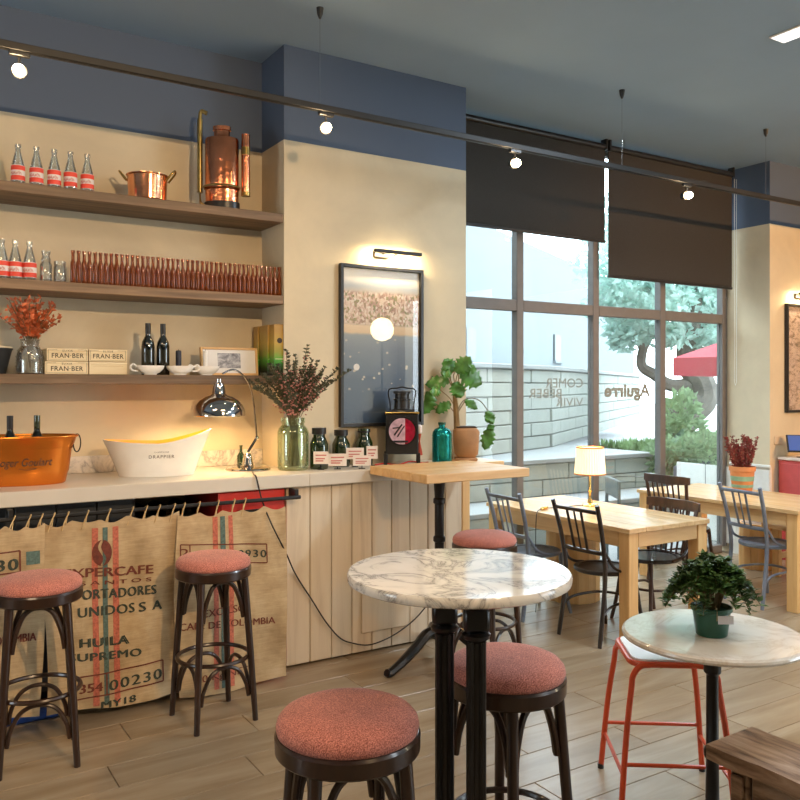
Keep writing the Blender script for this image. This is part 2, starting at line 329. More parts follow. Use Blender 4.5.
# ------------------------------------------------------------------ mesh helpers
class MB:
    def __init__(s): s.v = []; s.f = []
    def add(s, vs, fs):
        k = len(s.v); s.v += [tuple(v) for v in vs]; s.f += [tuple(i + k for i in f) for f in fs]; return s
    def box(s, x0, x1, y0, y1, z0, z1, b=0.0):
        cx, cy, cz = (x0 + x1) / 2, (y0 + y1) / 2, (z0 + z1) / 2
        h = (abs(x1 - x0) / 2, abs(y1 - y0) / 2, abs(z1 - z0) / 2)
        if b <= 0:
            vs = [(cx + sx * h[0], cy + sy * h[1], cz + sz * h[2]) for sx in (-1, 1) for sy in (-1, 1) for sz in (-1, 1)]
            return s.add(vs, [(0, 1, 3, 2), (4, 6, 7, 5), (0, 4, 5, 1), (2, 3, 7, 6), (0, 2, 6, 4), (1, 5, 7, 3)])
        b = min(b, min(h) * .9)
        idx = {}; vs = []
        sg = [(a, c, d) for a in (-1, 1) for c in (-1, 1) for d in (-1, 1)]
        for t in sg:
            for ax in range(3):
                p = [t[i] * (h[i] - (0 if i == ax else b)) for i in range(3)]
                idx[(t, ax)] = len(vs); vs.append((cx + p[0], cy + p[1], cz + p[2]))
        fs = []
        for ax in range(3):
            o1, o2 = [i for i in range(3) if i != ax]
            for sgn in (-1, 1):
                q = []
                for (a, c) in ((-1, -1), (1, -1), (1, 1), (-1, 1)):
                    t = [0, 0, 0]; t[ax] = sgn; t[o1] = a; t[o2] = c; q.append(idx[(tuple(t), ax)])
                fs.append(tuple(q))
            for a in (-1, 1):
                for c in (-1, 1):
                    t = [0, 0, 0]; t[o1] = a; t[o2] = c
                    tm = list(t); tm[ax] = -1; tp = list(t); tp[ax] = 1
                    fs.append((idx[(tuple(tm), o1)], idx[(tuple(tp), o1)], idx[(tuple(tp), o2)], idx[(tuple(tm), o2)]))
        for t in sg: fs.append((idx[(t, 0)], idx[(t, 1)], idx[(t, 2)]))
        return s.add(vs, fs)
    def tube(s, pts, r, n=8, closed=False, flat=1.0):
        P = [Vector(p) for p in pts]; m = len(P)
        rs = r if isinstance(r, (list, tuple)) else [r] * m
        T = []
        for i in range(m):
            a = P[(i - 1) % m] if (closed or i > 0) else P[i]; c = P[(i + 1) % m] if (closed or i < m - 1) else P[i]
            d = (c - a); T.append(d.normalized() if d.length > 1e-9 else Vector((0, 0, 1)))
        ref = Vector((0, 0, 1)) if abs(T[0].z) < .9 else Vector((1, 0, 0))
        N = (ref - T[0] * ref.dot(T[0])).normalized(); vs = []
        for i in range(m):
            N = (N - T[i] * N.dot(T[i])); N = N.normalized() if N.length > 1e-6 else T[i].orthogonal().normalized()
            B = T[i].cross(N)
            for k in range(n):
                a = 2 * PI * k / n
                vs.append(P[i] + N * (math.cos(a) * rs[i]) + B * (math.sin(a) * rs[i] * flat))
        fs = []
        rng = m if closed else m - 1
        for i in range(rng):
            j = (i + 1) % m
            for k in range(n): fs.append((i * n + k, i * n + (k + 1) % n, j * n + (k + 1) % n, j * n + k))
        if not closed: fs += [tuple(range(n)), tuple((m - 1) * n + k for k in range(n))]
        return s.add(vs, fs)
    def lathe(s, prof, n=24, c=(0, 0, 0), sx=1.0, sy=1.0):
        vs = []; fs = []; m = len(prof)
        for (r, z) in prof:
            for k in range(n):
                a = 2 * PI * k / n; vs.append((c[0] + sx * r * math.cos(a), c[1] + sy * r * math.sin(a), c[2] + z))
        for i in range(m - 1):
            for k in range(n): fs.append((i * n + k, i * n + (k + 1) % n, (i + 1) * n + (k + 1) % n, (i + 1) * n + k))
        if prof[0][0] > 1e-6: fs.append(tuple(range(n)))
        if prof[-1][0] > 1e-6: fs.append(tuple((m - 1) * n + k for k in range(n)))
        return s.add(vs, fs)
    def prism(s, poly, axis, a0, a1):
        """extrude a 2D polygon along axis ('x','y','z')"""
        n = len(poly)
        def mk(p, a): return {'x': (a, p[0], p[1]), 'y': (p[0], a, p[1]), 'z': (p[0], p[1], a)}[axis]
        vs = [mk(p, a0) for p in poly] + [mk(p, a1) for p in poly]
        return s.add(vs, [tuple(range(n)), tuple(range(n, 2 * n))] + [(i, (i + 1) % n, n + (i + 1) % n, n + i) for i in range(n)])
    def leaf(s, p, d, up, L, W, fold=.15):
        p = Vector(p); d = Vector(d).normalized(); up = Vector(up)
        sd = d.cross(up); sd = sd.normalized() if sd.length > 1e-6 else d.orthogonal().normalized()
        nm = sd.cross(d)
        return s.add([p, p + d * L * .45 + sd * W / 2 + nm * W * fold, p + d * L, p + d * L * .45 - sd * W / 2 + nm * W * fold], [(0, 1, 2), (0, 2, 3)])
    def mesh(s, name, mat, smooth=35, recalc=True):
        me = bpy.data.meshes.new(name); me.from_pydata(s.v, [], s.f)
        bm = bmesh.new(); bm.from_mesh(me)
        bmesh.ops.remove_doubles(bm, verts=bm.verts, dist=1e-6)
        if recalc: bmesh.ops.recalc_face_normals(bm, faces=bm.faces)
        bm.to_mesh(me); bm.free()
        if smooth:
            me.shade_smooth(); me.set_sharp_from_angle(angle=R(smooth))
        me.materials.append(mat if not isinstance(mat, str) else M[mat]); return me
    def build(s, name, mat, parent=None, smooth=35, loc=None, rz=None, recalc=True):
        o = bpy.data.objects.new(name, s.mesh(name, mat, smooth, recalc)); C.objects.link(o)
        if parent: o.parent = parent
        if loc: o.location = loc
        if rz is not None: o.rotation_euler = (0, 0, rz)
        return o
def tag(o, label=None, cat=None, group=None, kind=None):
    if label: o['label'] = label
    if cat: o['category'] = cat
    if group: o['group'] = group
    if kind: o['kind'] = kind
    return o
def thing(name, label, cat, loc=(0, 0, 0), rz=0.0, group=None, kind=None):
    o = bpy.data.objects.new(name, None); C.objects.link(o); o.empty_display_size = .1
    o.location = loc; o.rotation_euler = (0, 0, rz)
    return tag(o, label, cat, group, kind)
def struct(o): o['kind'] = 'structure'; return o
def dup(root, loc, rz=0.0, label=None, group=None):
    r = root.copy(); C.objects.link(r); r.location = loc; r.rotation_euler = (0, 0, rz)
    if label: r['label'] = label
    if group: r['group'] = group
    for ch in list(root.children):
        c = ch.copy(); C.objects.link(c); c.parent = r
        for g in list(ch.children):
            d = g.copy(); C.objects.link(d); d.parent = c
    return r
def text_mesh(s, size, shear=0.0, offset=0.0, sx=1.0, space=1.0, align='CENTER', extrude=0.0):
    """flat letter outlines in the xy plane as a mesh (built-in typeface)"""
    cu = bpy.data.curves.new('lettering', 'FONT'); cu.body = s; cu.size = size; cu.shear = shear; cu.offset = offset
    cu.align_x = align; cu.align_y = 'CENTER'; cu.space_character = space; cu.resolution_u = 3; cu.extrude = extrude
    ob = bpy.data.objects.new('lettering', cu); C.objects.link(ob)
    dg = bpy.context.evaluated_depsgraph_get(); dg.update()
    me = bpy.data.meshes.new_from_object(ob.evaluated_get(dg))
    bpy.data.objects.remove(ob); bpy.data.curves.remove(cu)
    for v in me.vertices: v.co.x *= sx
    return me
def lettering(s, size, mat, parent, fn, bold=0.0, **kw):
    """letters mapped by fn(x, y) -> point, a print lying on a surface"""
    me = text_mesh(s, size, **kw)
    if bold:
        bm = bmesh.new(); bm.from_mesh(me); g0 = list(bm.verts) + list(bm.edges) + list(bm.faces)
        d = bmesh.ops.duplicate(bm, geom=g0)
        for e in d['geom']:
            if isinstance(e, bmesh.types.BMVert): e.co.x += bold; e.co.y += bold * .3
        bm.to_mesh(me); bm.free()
    for v in me.vertices: v.co = Vector(fn(v.co.x, v.co.y))
    me.materials.clear(); me.materials.append(M[mat])
    o = bpy.data.objects.new('lettering', me); C.objects.link(o)
    if parent: o.parent = parent
    return o
def arc(c, r, a0, a1, n, plane='xz'):
    out = []
    for i in range(n + 1):
        a = a0 + (a1 - a0) * i / n
        if plane == 'xz': out.append((c[0] + r * math.cos(a), c[1], c[2] + r * math.sin(a)))
        elif plane == 'xy': out.append((c[0] + r * math.cos(a), c[1] + r * math.sin(a), c[2]))
        else: out.append((c[0], c[1] + r * math.cos(a), c[2] + r * math.sin(a)))
    return out
def smooth_path(pts, n=6):
    """Catmull-Rom through the points"""
    P = [Vector(p) for p in pts]; Q = [P[0] * 2 - P[1]] + P + [P[-1] * 2 - P[-2]]; out = []
    for i in range(1, len(Q) - 2):
        for k in range(n):
            t = k / n
            out.append(.5 * ((2 * Q[i]) + (Q[i + 1] - Q[i - 1]) * t + (2 * Q[i - 1] - 5 * Q[i] + 4 * Q[i + 1] - Q[i + 2]) * t * t + (3 * Q[i] - Q[i - 1] - 3 * Q[i + 1] + Q[i + 2]) * t ** 3))
    return out + [P[-1]]

# ================================================================== THE ROOM
ZC = 3.72            # ceiling height
YP, YR, YW = 4.65, 5.0, 5.13   # pilaster face, recess back wall, window plane
XP0, XP1, XW1 = 2.076, 3.465, 6.985
XL, XRT, YB = -4.0, 9.2, -5.5
# floor: slab with individually laid planks where the photograph shows them
fl = struct(MB().box(XL, XRT, YB, 5.30, -.25, -.012).build('floor', 'grout', smooth=0))
PW, PLN, GAP = .215, 1.22, .0016
plank_mesh = MB().box(-PLN / 2 + GAP, PLN / 2 - GAP, -PW / 2 + GAP, PW / 2 - GAP, -.0115, 0, .002).mesh('plank', 'plank', 0)
row = 0; y = 5.13 - PW / 2
while y > .95:
    off = (row * .437 % 1.0) * PLN
    x = .12 - PLN + off
    while x < 9.0:
        if x > -.6 and (x < 4.2 + (y - .9) * 1.6) and x > y * .02 - .6:
            p = bpy.data.objects.new('plank', plank_mesh); C.objects.link(p); p.location = (x, y, 0); p.parent = fl
        x += PLN
    y -= PW; row += 1
ylow = y + PW / 2
mb = MB()
mb.box(XL, XRT, YB, ylow, -.0115, 0).box(XL, -.8, ylow, 5.13, -.0115, 0).box(9.15, XRT, ylow, 5.13, -.0115, 0)
o = mb.build('plank_field', 'plank', fl, 0); o['kind'] = 'stuff'
ce = struct(MB().box(XL, XRT, YB, 5.35, ZC, ZC + .2).build('ceiling', 'ceiling', smooth=0))
struct(MB().box(XL, XP0, YR, YR + .25, 0, ZC).build('wall_back', 'plaster', smooth=0))
struct(MB().box(XP0, XP1, YP, YR + .35, 0, ZC).build('wall_pilaster', 'plaster', smooth=0))
struct(MB().box(XW1, XRT, YP, YR + .22, 0, ZC).build('wall_right', 'plaster', smooth=0))
# unseen sides of the room, with the big windows that let the daylight in
mb = MB().box(XL - .2, XL, YB, 2.4, 0, ZC).box(XL - .2, XL, 3.8, 5.3, 0, ZC).box(XL - .2, XL, 2.4, 3.8, 0, .9).box(XL - .2, XL, 2.4, 3.8, 2.6, ZC)
struct(mb.build('wall_left', 'plaster', smooth=0))
mb = MB().box(XL, XRT, YB - .2, YB, 0, ZC)
struct(mb.build('wall_front', 'plaster', smooth=0))
mb = MB().box(XRT, XRT + .2, YB, -5.2, 0, ZC).box(XRT, XRT + .2, -1.3, 5.4, 0, ZC).box(XRT, XRT + .2, -5.2, -1.3, 0, .2).box(XRT, XRT + .2, -5.2, -1.3, 3.4, ZC)
struct(mb.build('wall_side', 'plaster', smooth=0))
# white boarding on the flank and foot of the right pier
tr = struct(MB().box(XW1 - .022, XW1 - .001, YP - .02, 5.06, 0, .86).build('trim_1', 'white_paint', smooth=0))
for i in range(3): MB().box(XW1 - .03, XW1 - .022, YP - .015 + i * .355, YP + .33 + i * .355, .09, .835, .003).build('panel', 'white_paint', tr, 0)
MB().box(XW1 - .045, XW1 - .0225, YP - .03, 5.06, .86, .885, .004).build('cap_moulding', 'white_paint', tr, 0)

# window: frame, panes
win = struct(thing('window_1', None, None))
MX = [3.49, 4.343, 5.193, 6.045, 6.935]
hw = .036
for i, x in enumerate(MX):
    MB().box(x - hw, x + hw, YW - .035, YW + .035, 0.06, ZC - .02, .004).build('mullion', 'frame_metal', win, 0)
for i in range(4):
    a, b = MX[i] + hw, MX[i + 1] - hw
    MB().box(a, b, YW - .033, YW + .033, 2.225, 2.315, .004).build('transom', 'frame_metal', win, 0)
    MB().box(a, b, YW - .033, YW + .033, 0.0, .075, .004).build('bottom_rail', 'frame_metal', win, 0)
    MB().box(a, b, YW - .033, YW + .033, 3.62, 3.70, .004).build('top_rail', 'frame_metal', win, 0)
    MB().box(a, b, YW - .004, YW + .004, .075, 2.225).build('pane', 'pane', win, 0)
    MB().box(a, b, YW - .004, YW + .004, 2.315, 3.62).build('pane', 'pane', win, 0)
# vinyl lettering, readable from the street: mirrored from inside
def on_glass(x0, z0):
    return lambda x, y: (x0 - x, YW - .006, z0 + y)
LW = YW - .006
zc = lambda py, px, Y=LW: CAM_H + (CYP - py) / FPX * (wx(px, Y) * _F[0] + Y * _F[1])
for s, pa, pb, py, size, off in (('COMER', 546, 583, 383.5, .112, 0.), ('BEBER', 529, 562, 394, .112, 0.), ('VIVIR', 556, 583, 402.5, .10, 0.), ('Aguirre', 604, 650, 391, .155, .006)):
    xa, xb = wx(pa, LW), wx(pb, LW)
    me = text_mesh(s, size, offset=off)
    w = max(v.co.x for v in me.vertices) - min(v.co.x for v in me.vertices); bpy.data.meshes.remove(me)
    lettering(s, size, 'letter_glass', win, on_glass((xa + xb) / 2, zc(py, (pa + pb) / 2)), offset=off, sx=(xb - xa) / w)
# outside sill strip between the window and the paving

# roller blinds
def blind(xa, xb, zb, label):
    t = thing('roller_blind', label, 'blind', ((xa + xb) / 2, 5.0, zb)); h = 3.675 - zb; w = (xb - xa) / 2
    MB().box(-w, w, -.003, .003, .012, h - .03).build('fabric', 'blind', t, 0)
    MB().tube([(-w, 0, h - .02), (w, 0, h - .02)], .026, 12).build('roller', 'black', t)
    MB().box(-w - .004, w + .004, -.011, .011, -.008, .016, .004).build('bottom_bar', 'black', t, 0)
    for sx in (-1, 1): MB().box(sx * w - .012, sx * w + .012, -.03, .035, h - .05, ZC - zb, .004).build('bracket', 'black', t, 0)
    return t
blind(3.50, 5.195, 2.845, 'shorter dark roller blind beside the plastered pier')
bt = blind(5.24, 6.905, 2.555, 'longer dark roller blind beside the right hand pier')
ch = [(1.665 / 2 + .03, -.01, 1.06), (1.665 / 2 + .03, -.01, -.9), (1.665 / 2 + .045, -.01, -.93), (1.665 / 2 + .06, -.01, -.9), (1.665 / 2 + .06, -.01, 1.06)]
MB().tube(ch, .0022, 5).build('pull_chain', 'white_paint', bt)

# ================================================================== TRACK LIGHTING
def track(y0, x0, x1, xs_mounts, label, z=3.165):
    t = thing('light_track', label, 'light track', ((x0 + x1) / 2, y0, z))
    L = (x1 - x0) / 2
    MB().box(-L, L, -.018, .018, -.018, .018, .003).build('rail', 'track', t, 0)
    MB().box(-L, L, -.006, .006, -.021, -.017).build('conductor_slot', 'black', t, 0)
    for x in xs_mounts:
        lx = x - (x0 + x1) / 2
        MB().tube([(lx, 0, .018), (lx, 0, ZC - z - .05)], .0016, 5).build('suspension_wire', 'chrome', t)
        MB().lathe([(.006, -.06), (.016, -.035), (.021, 0)], 12, (lx, 0, ZC - z)).build('ceiling_cup', 'black', t)
    return t
track(4.10, -1.2, 8.6, (2.047, 4.432, 6.105, -.3, 8.2), 'long black light track hung on thin wires before the shelves')
def spot_head(x, y0, aim, label, group, bulb_r=.026, z=3.147):
    t = thing('track_spotlight', label, 'spotlight', (x, y0, z), 0, group)
    MB().box(-.045, .045, -.014, .014, -.022, 0, .003).build('adapter', 'black', t, 0)
    MB().tube([(0, 0, -.02), (0, 0, -.06)], .007, 8).build('stem', 'black', t)
    d = Vector(aim).normalized(); c = Vector((0, 0, -.088))
    ring = MB().tube([c + d * -.05, c + d * .004], [.026, .034], 16); ring.build('lamp_holder', 'black', t)
    b = MB(); n = 14
    pr = [(bulb_r * math.sin(a), -bulb_r * math.cos(a)) for a in [PI * i / 8 for i in range(9)]]
    pr[0] = (0, pr[0][1]); pr[-1] = (0, pr[-1][1])
    b.lathe(pr, n, tuple(c + d * .026)); b.build('bulb', 'bulb', t)
    return t
for i, x in enumerate((.52, 2.084, 3.449, 5.13)):
    spot_head(x, 4.10, (-.25, -.95, -.15), 'small lit track spotlight with bare warm bulb ' + ('before the soda bottles', 'before the upper corner of the plastered pier', 'before the shorter blind', 'before the longer blind')[i], 'spotlights on the black track')
# a second track behind the photographer lights the bar wall
track(-1.4, -.5, 8.5, (0., 4., 8.), 'long black light track over the middle of the room', 3.45)
for i, x in enumerate((1.6, 3.6, 5.6, 7.6)):
    t = thing('track_spotlight', 'black cylinder spotlight on the second track over the room', 'spotlight', (x, -1.4, 3.43), 0, 'cylinder spotlights on the second track')
    d = Vector(((-1.5, 6.4, -1.45), (-3.2, 6.4, -1.6), (-1.3, 4.9, -2.7), (-.05, 6.05, -1.3))[i]).normalized()
    MB().tube([Vector((0, 0, -.09)) - d * .07, Vector((0, 0, -.09)) + d * .07], .04, 18).build('housing', 'black', t)
    MB().tube([(0, 0, 0), (0, 0, -.07)], .008, 8).build('stem', 'black', t)
    la = bpy.data.lights.new('track_spot_lamp', 'SPOT'); la.energy = (600, 40, 240, 1050)[i]; la.color = (1.0, .68, .38) if i < 2 else (1.0, .52, .19); la.spot_size = R((60, 60, 40, 62)[i]); la.spot_blend = .7; la.shadow_soft_size = .05
    lo = bpy.data.objects.new('track_spot_lamp', la); C.objects.link(lo); lo.parent = t
    lo.location = Vector((0, 0, -.09)) + d * .08; lo.rotation_euler = d.to_track_quat('-Z', 'Y').to_euler()

# ceiling strip
t = thing('ceiling_strip', 'white linear ceiling diffuser', 'ceiling light', (4.57, 2.25, ZC))
MB().box(-.072, .072, -.75, .75, -.012, -.0005, .003).build('frame', 'white_gloss', t, 0)
MB().box(-.062, .062, -.74, .74, -.014, -.0122).build('diffuser', 'ceiling_led', t, 0)
la = bpy.data.lights.new('strip_lamp', 'AREA'); la.shape = 'RECTANGLE'; la.size = .12; la.size_y = 1.45; la.energy = 95; la.color = (.76, .88, 1.0)
lo = bpy.data.objects.new('strip_lamp', la); C.objects.link(lo); lo.parent = t; lo.location = (0, 0, -.02)
# fill panels added out of view to brighten the room and foreground
for (x, y) in ((1.6, .6), (4.6, -.9), (-.6, 1.9)):
    t = thing('added_fill_panel', 'added white fill light panel on the unseen part of the ceiling', 'ceiling light', (x, y, ZC), 0, 'added fill panels on the ceiling')
    MB().box(-.62, .62, -.32, .32, -.012, -.0005, .003).build('frame', 'white_gloss', t, 0)
    MB().box(-.6, .6, -.3, .3, -.014, -.0122).build('diffuser', 'ceiling_led', t, 0)
    la = bpy.data.lights.new('fill_panel_lamp', 'AREA'); la.shape = 'RECTANGLE'; la.size = 1.2; la.size_y = .6; la.energy = 33; la.color = (1.0, .70, .41) if x < 3 else (.80, .90, 1.0)
    lo = bpy.data.objects.new('fill_panel_lamp', la); C.objects.link(lo); lo.parent = t; lo.location = (0, 0, -.02)

# globe floor lamp behind the photographer, mirrored in the poster's glass
u = (385 - CXP) / FPX; v = (CYP - 329) / FPX
dr = Vector((_F[0] + u * _R[0], _F[1] + u * _R[1], v)); tp = 4.60 / dr.y; hit = dr * tp
tot = tp + 4.6
gp = Vector((dr.x * tot, 4.60 - dr.y * (tot - tp), CAM_H + v * tot))
t = thing('globe_floor_lamp', 'lit white globe lamp on a thin black stand', 'lamp', (gp.x, gp.y, 0))
gr = 11.8 / FPX * tot
MB().lathe([(0, -gr)] + [(gr * math.sin(PI * i / 14), -gr * math.cos(PI * i / 14)) for i in range(1, 14)] + [(0, gr)], 28, (0, 0, gp.z)).build('globe', 'globe', t)
MB().tube([(0, 0, .02), (0, 0, gp.z - gr)], .012, 10).build('pole', 'black', t)
MB().lathe([(.16, 0), (.16, .012), (.03, .03)], 28).build('base', 'black', t)

# ================================================================== OUTSIDE
struct(MB().box(-30, 60, 5.31, 80, -.3, -.02).build('ground_paving', 'paving', smooth=0))
def step(name, y0, y1, z0, z1, xa, xb, label):
    t = thing(name, label, 'stone step', (0, 0, 0))
    MB().box(xa + .01, xb - .01, y0 + .02, y1, z0, z1 - .05).build('core', 'stone_joint', t, 0)
    MB().box(xa, xb, y0 - .03, y1, z1 - .05, z1, .006).build('tread', 'paving', t, 0)
    k = 0; x = xa; rows = max(1, round((z1 - .05 - z0) / .17)); hh = (z1 - .05 - z0) / rows
    for rr in range(rows):
        x = xa - (.35 if rr % 2 else 0)
        while x < xb:
            xe = x + .75
            a, b = max(x, xa), min(xe, xb)
            if b - a > .05: MB().box(a + .006, b - .006, y0, y0 + .06, z0 + rr * hh + .006, z0 + (rr + 1) * hh - .006, .006).build('stone_block', 'stone', t, 0)
            x = xe
    return t
step('stone_terrace', 6.35, 14, -.02, .38, 1.0, 7.9, 'low pale stone terrace step outside the window')
step('stone_platform', 6.95, 12, .38, .80, 1.0, 8.05, 'upper pale stone platform with block face outside the window')
# boundary wall of big limestone blocks
def block_wall(name, pts, z0, z1, label):
    t = thing(name, label, 'stone wall', (pts[0][0], pts[0][1], z0)); base = Vector((pts[0][0], pts[0][1], z0))
    for (a, b) in zip(pts[:-1], pts[1:]):
        A, B = Vector((*a, 0)), Vector((*b, 0)); d = (B - A); L = d.length; d.normalize(); nrm = Vector((d.y, -d.x, 0))
        ang = math.atan2(d.y, d.x)
        co = MB().box(0, L, .02, .40, 0, z1 - z0 - .06).build('core', 'stone_joint', t, 0, tuple(A - Vector((base.x, base.y, 0))), ang)
        MB().box(-.03, L + .03, -.05, .45, z1 - z0 - .06, z1 - z0, .01).build('coping', 'paving', t, 0, tuple(A - Vector((base.x, base.y, 0))), ang)
        rows = 6; hh = (z1 - z0 - .06) / rows
        for rr in range(rows):
            x = -.55 if rr % 2 else 0
            while x < L:
                xe = x + 1.1; a0, b0 = max(x, 0), min(xe, L)
                if b0 - a0 > .06:
                    MB().box(a0 + .006, b0 - .006, random.uniform(-.012, 0), .06, rr * hh + .006, (rr + 1) * hh - .006, .008).build('stone_block', 'stone', t, 0, tuple(A - Vector((base.x, base.y, 0))), ang)
                x = xe
    return t
block_wall('boundary_wall', [(4.2, 6.95 + .0), (7.57, 8.24), (17.1, 14.9)][0:0] or [(4.45, 7.02), (7.57, 8.24), (15.6, 13.85)], .80, 1.89, 'pale limestone block wall behind the lettered window panes')
# white building with small windows
t = thing('white_building', 'tall white rendered building behind the stone wall', 'building', (2.0, 8.6, .8), R(29))
MB().box(-4, 22.5, 0, 9, 0, 4.1).build('wall', 'ext_white', t, 0)
def bwin(px, pz0, pz1, w=.62):
    ca, sa = math.cos(R(29)), math.sin(R(29)); u = (px - CXP) / FPX
    dx, dy = _F[0] + u * _R[0], _F[1] + u * _R[1]
    # ray (dx,dy)*k = (2,8.6)+s*(ca,sa)
    det = dx * (-sa) - dy * (-ca); k = (2.0 * (-sa) - 8.6 * (-ca)) / det; s = (dx * 8.6 - dy * 2.0) / det
    s = -s if abs((2 + (-s) * ca) - dx * k) < 1e-3 else s
    z0 = CAM_H + (CYP - pz1) / FPX * k - .8; z1 = CAM_H + (CYP - pz0) / FPX * k - .8
    f = MB().box(s - w / 2, s + w / 2, -.02, .05, z0, z1).build('window', 'ext_window', t, 0)
    MB().box(s - w / 2 - .05, s + w / 2 + .05, -.08, 0, z0 - .06, z0).build('sill', 'ext_white', f, 0)
    MB().box(s - w / 2 - .02, s - w / 2 + .05, -.03, -.0205, z0, z1).build('reveal', 'ext_grey', f, 0)
bwin(470, 328, 359, .5); bwin(557, 335, 361, .55)
MB().box(22.5, 25.0, 1.5, 9, 0, 4.1).build('rear_wing', 'ext_white', t, 0)
# planters and lawn
pl = thing('planter_bed', 'low blue grey planter filled with soil beside the platform', 'planter', (8.15, 6.9, 0))
MB().box(0, .12, 0, 3.0, 0, .70, .01).build('side', 'ext_grey', pl, 0)
MB().box(.12, 9, 0, .12, 0, .70, .01).build('front', 'ext_grey', pl, 0)
MB().box(.121, 9, .121, 3.0, 0, .62).build('soil', 'soil', pl, 0)
def blades(name, xa, xb, ya, yb, z, n, h, mat, label):
    mb = MB()
    for i in range(n):
        x, y_ = random.uniform(xa, xb), random.uniform(ya, yb); a = random.uniform(0, 2 * PI)
        mb.leaf((x, y_, z), (math.cos(a) * .5, math.sin(a) * .5, 1), (math.cos(a), math.sin(a), 0), h * random.uniform(.5, 1.2), .05)
    o = mb.build(name, mat, None, 0, recalc=False); tag(o, label, 'grass', None, 'stuff'); return o
blades('lawn_grass', 9.6, 17, 7.05, 9.6, .62, 6000, .16, 'grass', 'fresh green grass and low plants in the outdoor bed')
def bush(name, c, r, n, mat, label, leaf=.12, parent=None):
    mb = MB()
    for i in range(n):
        v = Vector((random.gauss(0, 1), random.gauss(0, 1), random.gauss(0, 1))).normalized() * (random.random() ** .4)
        p = Vector(c) + Vector((v.x * r[0], v.y * r[1], v.z * r[2]))
        mb.leaf(p, v + Vector((random.uniform(-.6, .6), random.uniform(-.6, .6), random.uniform(-.5, .8))), (random.random(), random.random(), random.random()), leaf * random.uniform(.6, 1.3), leaf * .6)
    o = mb.build(name, mat, parent, 0, recalc=False)
    if parent is None: tag(o, label, 'bush')
    else: o['kind'] = 'stuff'
    return o
def atpx(px, depth):
    u = (px - CXP) / FPX; return (depth * (_F[0] + u * _R[0]), depth * (_F[1] + u * _R[1]))
def zat(py, depth): return CAM_H + (CYP - py) / FPX * depth
# old leaning tree with ivy on its foot
D = 13.0
tx, ty = atpx(682, D)
tree = thing('garden_tree', 'old twisted tree with grey green crown and ivy clad trunk', 'tree', (tx, ty, .62))
def L(px, py, d=D):
    a = atpx(px, d); return Vector((a[0] - tx, a[1] - ty, zat(py, d) - .62))
mb = MB()
mb.tube(smooth_path([L(676, 455), L(678, 425), L(690, 410), L(703, 398), L(700, 380), L(690, 366), L(688, 340), L(692, 310), L(690, 270)]), [.30 - .0035 * i for i in range(49)], 10)
mb.build('trunk', 'trunk', tree)
for pts, r in (([L(692, 385), L(670, 385), L(655, 375), L(642, 366), L(643, 350), L(650, 335), L(652, 318)], .11), ([L(643, 352), L(637, 340), L(630, 322)], .05), ([L(652, 336), L(660, 322), L(662, 305)], .05), ([L(690, 350), L(705, 330), L(712, 305)], .08)):
    sp_ = smooth_path(pts); MB().tube(sp_, [r * (1 - .5 * i / len(sp_)) for i in range(len(sp_))], 8).build('branch', 'trunk', tree)
mb = MB()
cl = [(615, 262, 1.0), (612, 300, .7), (625, 318, .7), (640, 300, .9), (660, 285, 1.0), (650, 255, 1.1), (680, 265, 1.0), (700, 285, 1.0), (712, 260, 1.0), (700, 312, .8), (715, 320, .8), (668, 312, .7), (690, 330, .5), (622, 335, .45), (645, 328, .4), (716, 300, .9), (735, 280, 1.0), (735, 320, .9), (705, 235, 1.2), (660, 225, 1.3), (620, 232, 1.1), (675, 335, .4), (712, 345, .4)]
for (px, py, r) in cl:
    c = L(px, py, D + random.uniform(-1.0, 1.0))
    for i in range(int(400 * r)):
        v = Vector((random.gauss(0, 1), random.gauss(0, 1), random.gauss(0, 1))).normalized() * (random.random() ** .45) * r * .62
        mb.leaf(c + v, (random.uniform(-1, 1), random.uniform(-1, 1), random.uniform(-.6, 1)), (random.random(), random.random(), random.random()), random.uniform(.10, .2), .085)
o = mb.build('foliage', 'leaf_tree', tree, 0, recalc=False); o['kind'] = 'stuff'
c = L(682, 430, D - .6); bush('ivy', c, (.30, .30, .60), 600, 'leaf_ivy', '', .13, tree)
for px, py, d, r in ((705, 450, 11.5, (.5, .4, .2)), (690, 455, 10.5, (.5, .4, .22)), (715, 446, 12.5, (.6, .5, .2)), (668, 458, 10.2, (.3, .3, .2))):
    a = atpx(px, d); bush('shrub', (a[0], a[1], zat(py, d)), r, 500, 'leaf_ivy', 'loose light green shrub in the outdoor bed', .1)['group'] = 'shrubs in the outdoor bed'
# red parasol
pd = 10.0; a = atpx(673, pd); z0 = zat(376, pd); z1 = zat(358, pd)
pa = thing('red_parasol', 'red square parasol standing outside the window', 'parasol', (a[0], a[1], 0), R(-77))
S = 2.6; drop = z1 - z0
MB().add([(0, 0, z1), (S, 0, z1), (S, S, z1), (0, S, z1), (S / 2, S / 2, z1 + .62)], [(0, 1, 4), (1, 2, 4), (2, 3, 4), (3, 0, 4)]).build('canopy', 'parasol', pa, 0)
MB().add([(0, 0, z1), (S, 0, z1), (S, S, z1), (0, S, z1), (0, 0, z0), (S, 0, z0), (S, S, z0), (0, S, z0)], [(0, 1, 5, 4), (1, 2, 6, 5), (2, 3, 7, 6), (3, 0, 4, 7)]).build('valance', 'parasol', pa, 0)
MB().tube([(S / 2, S / 2, 0), (S / 2, S / 2, z1 + .6)], .03, 10).build('pole', 'ext_metal', pa)
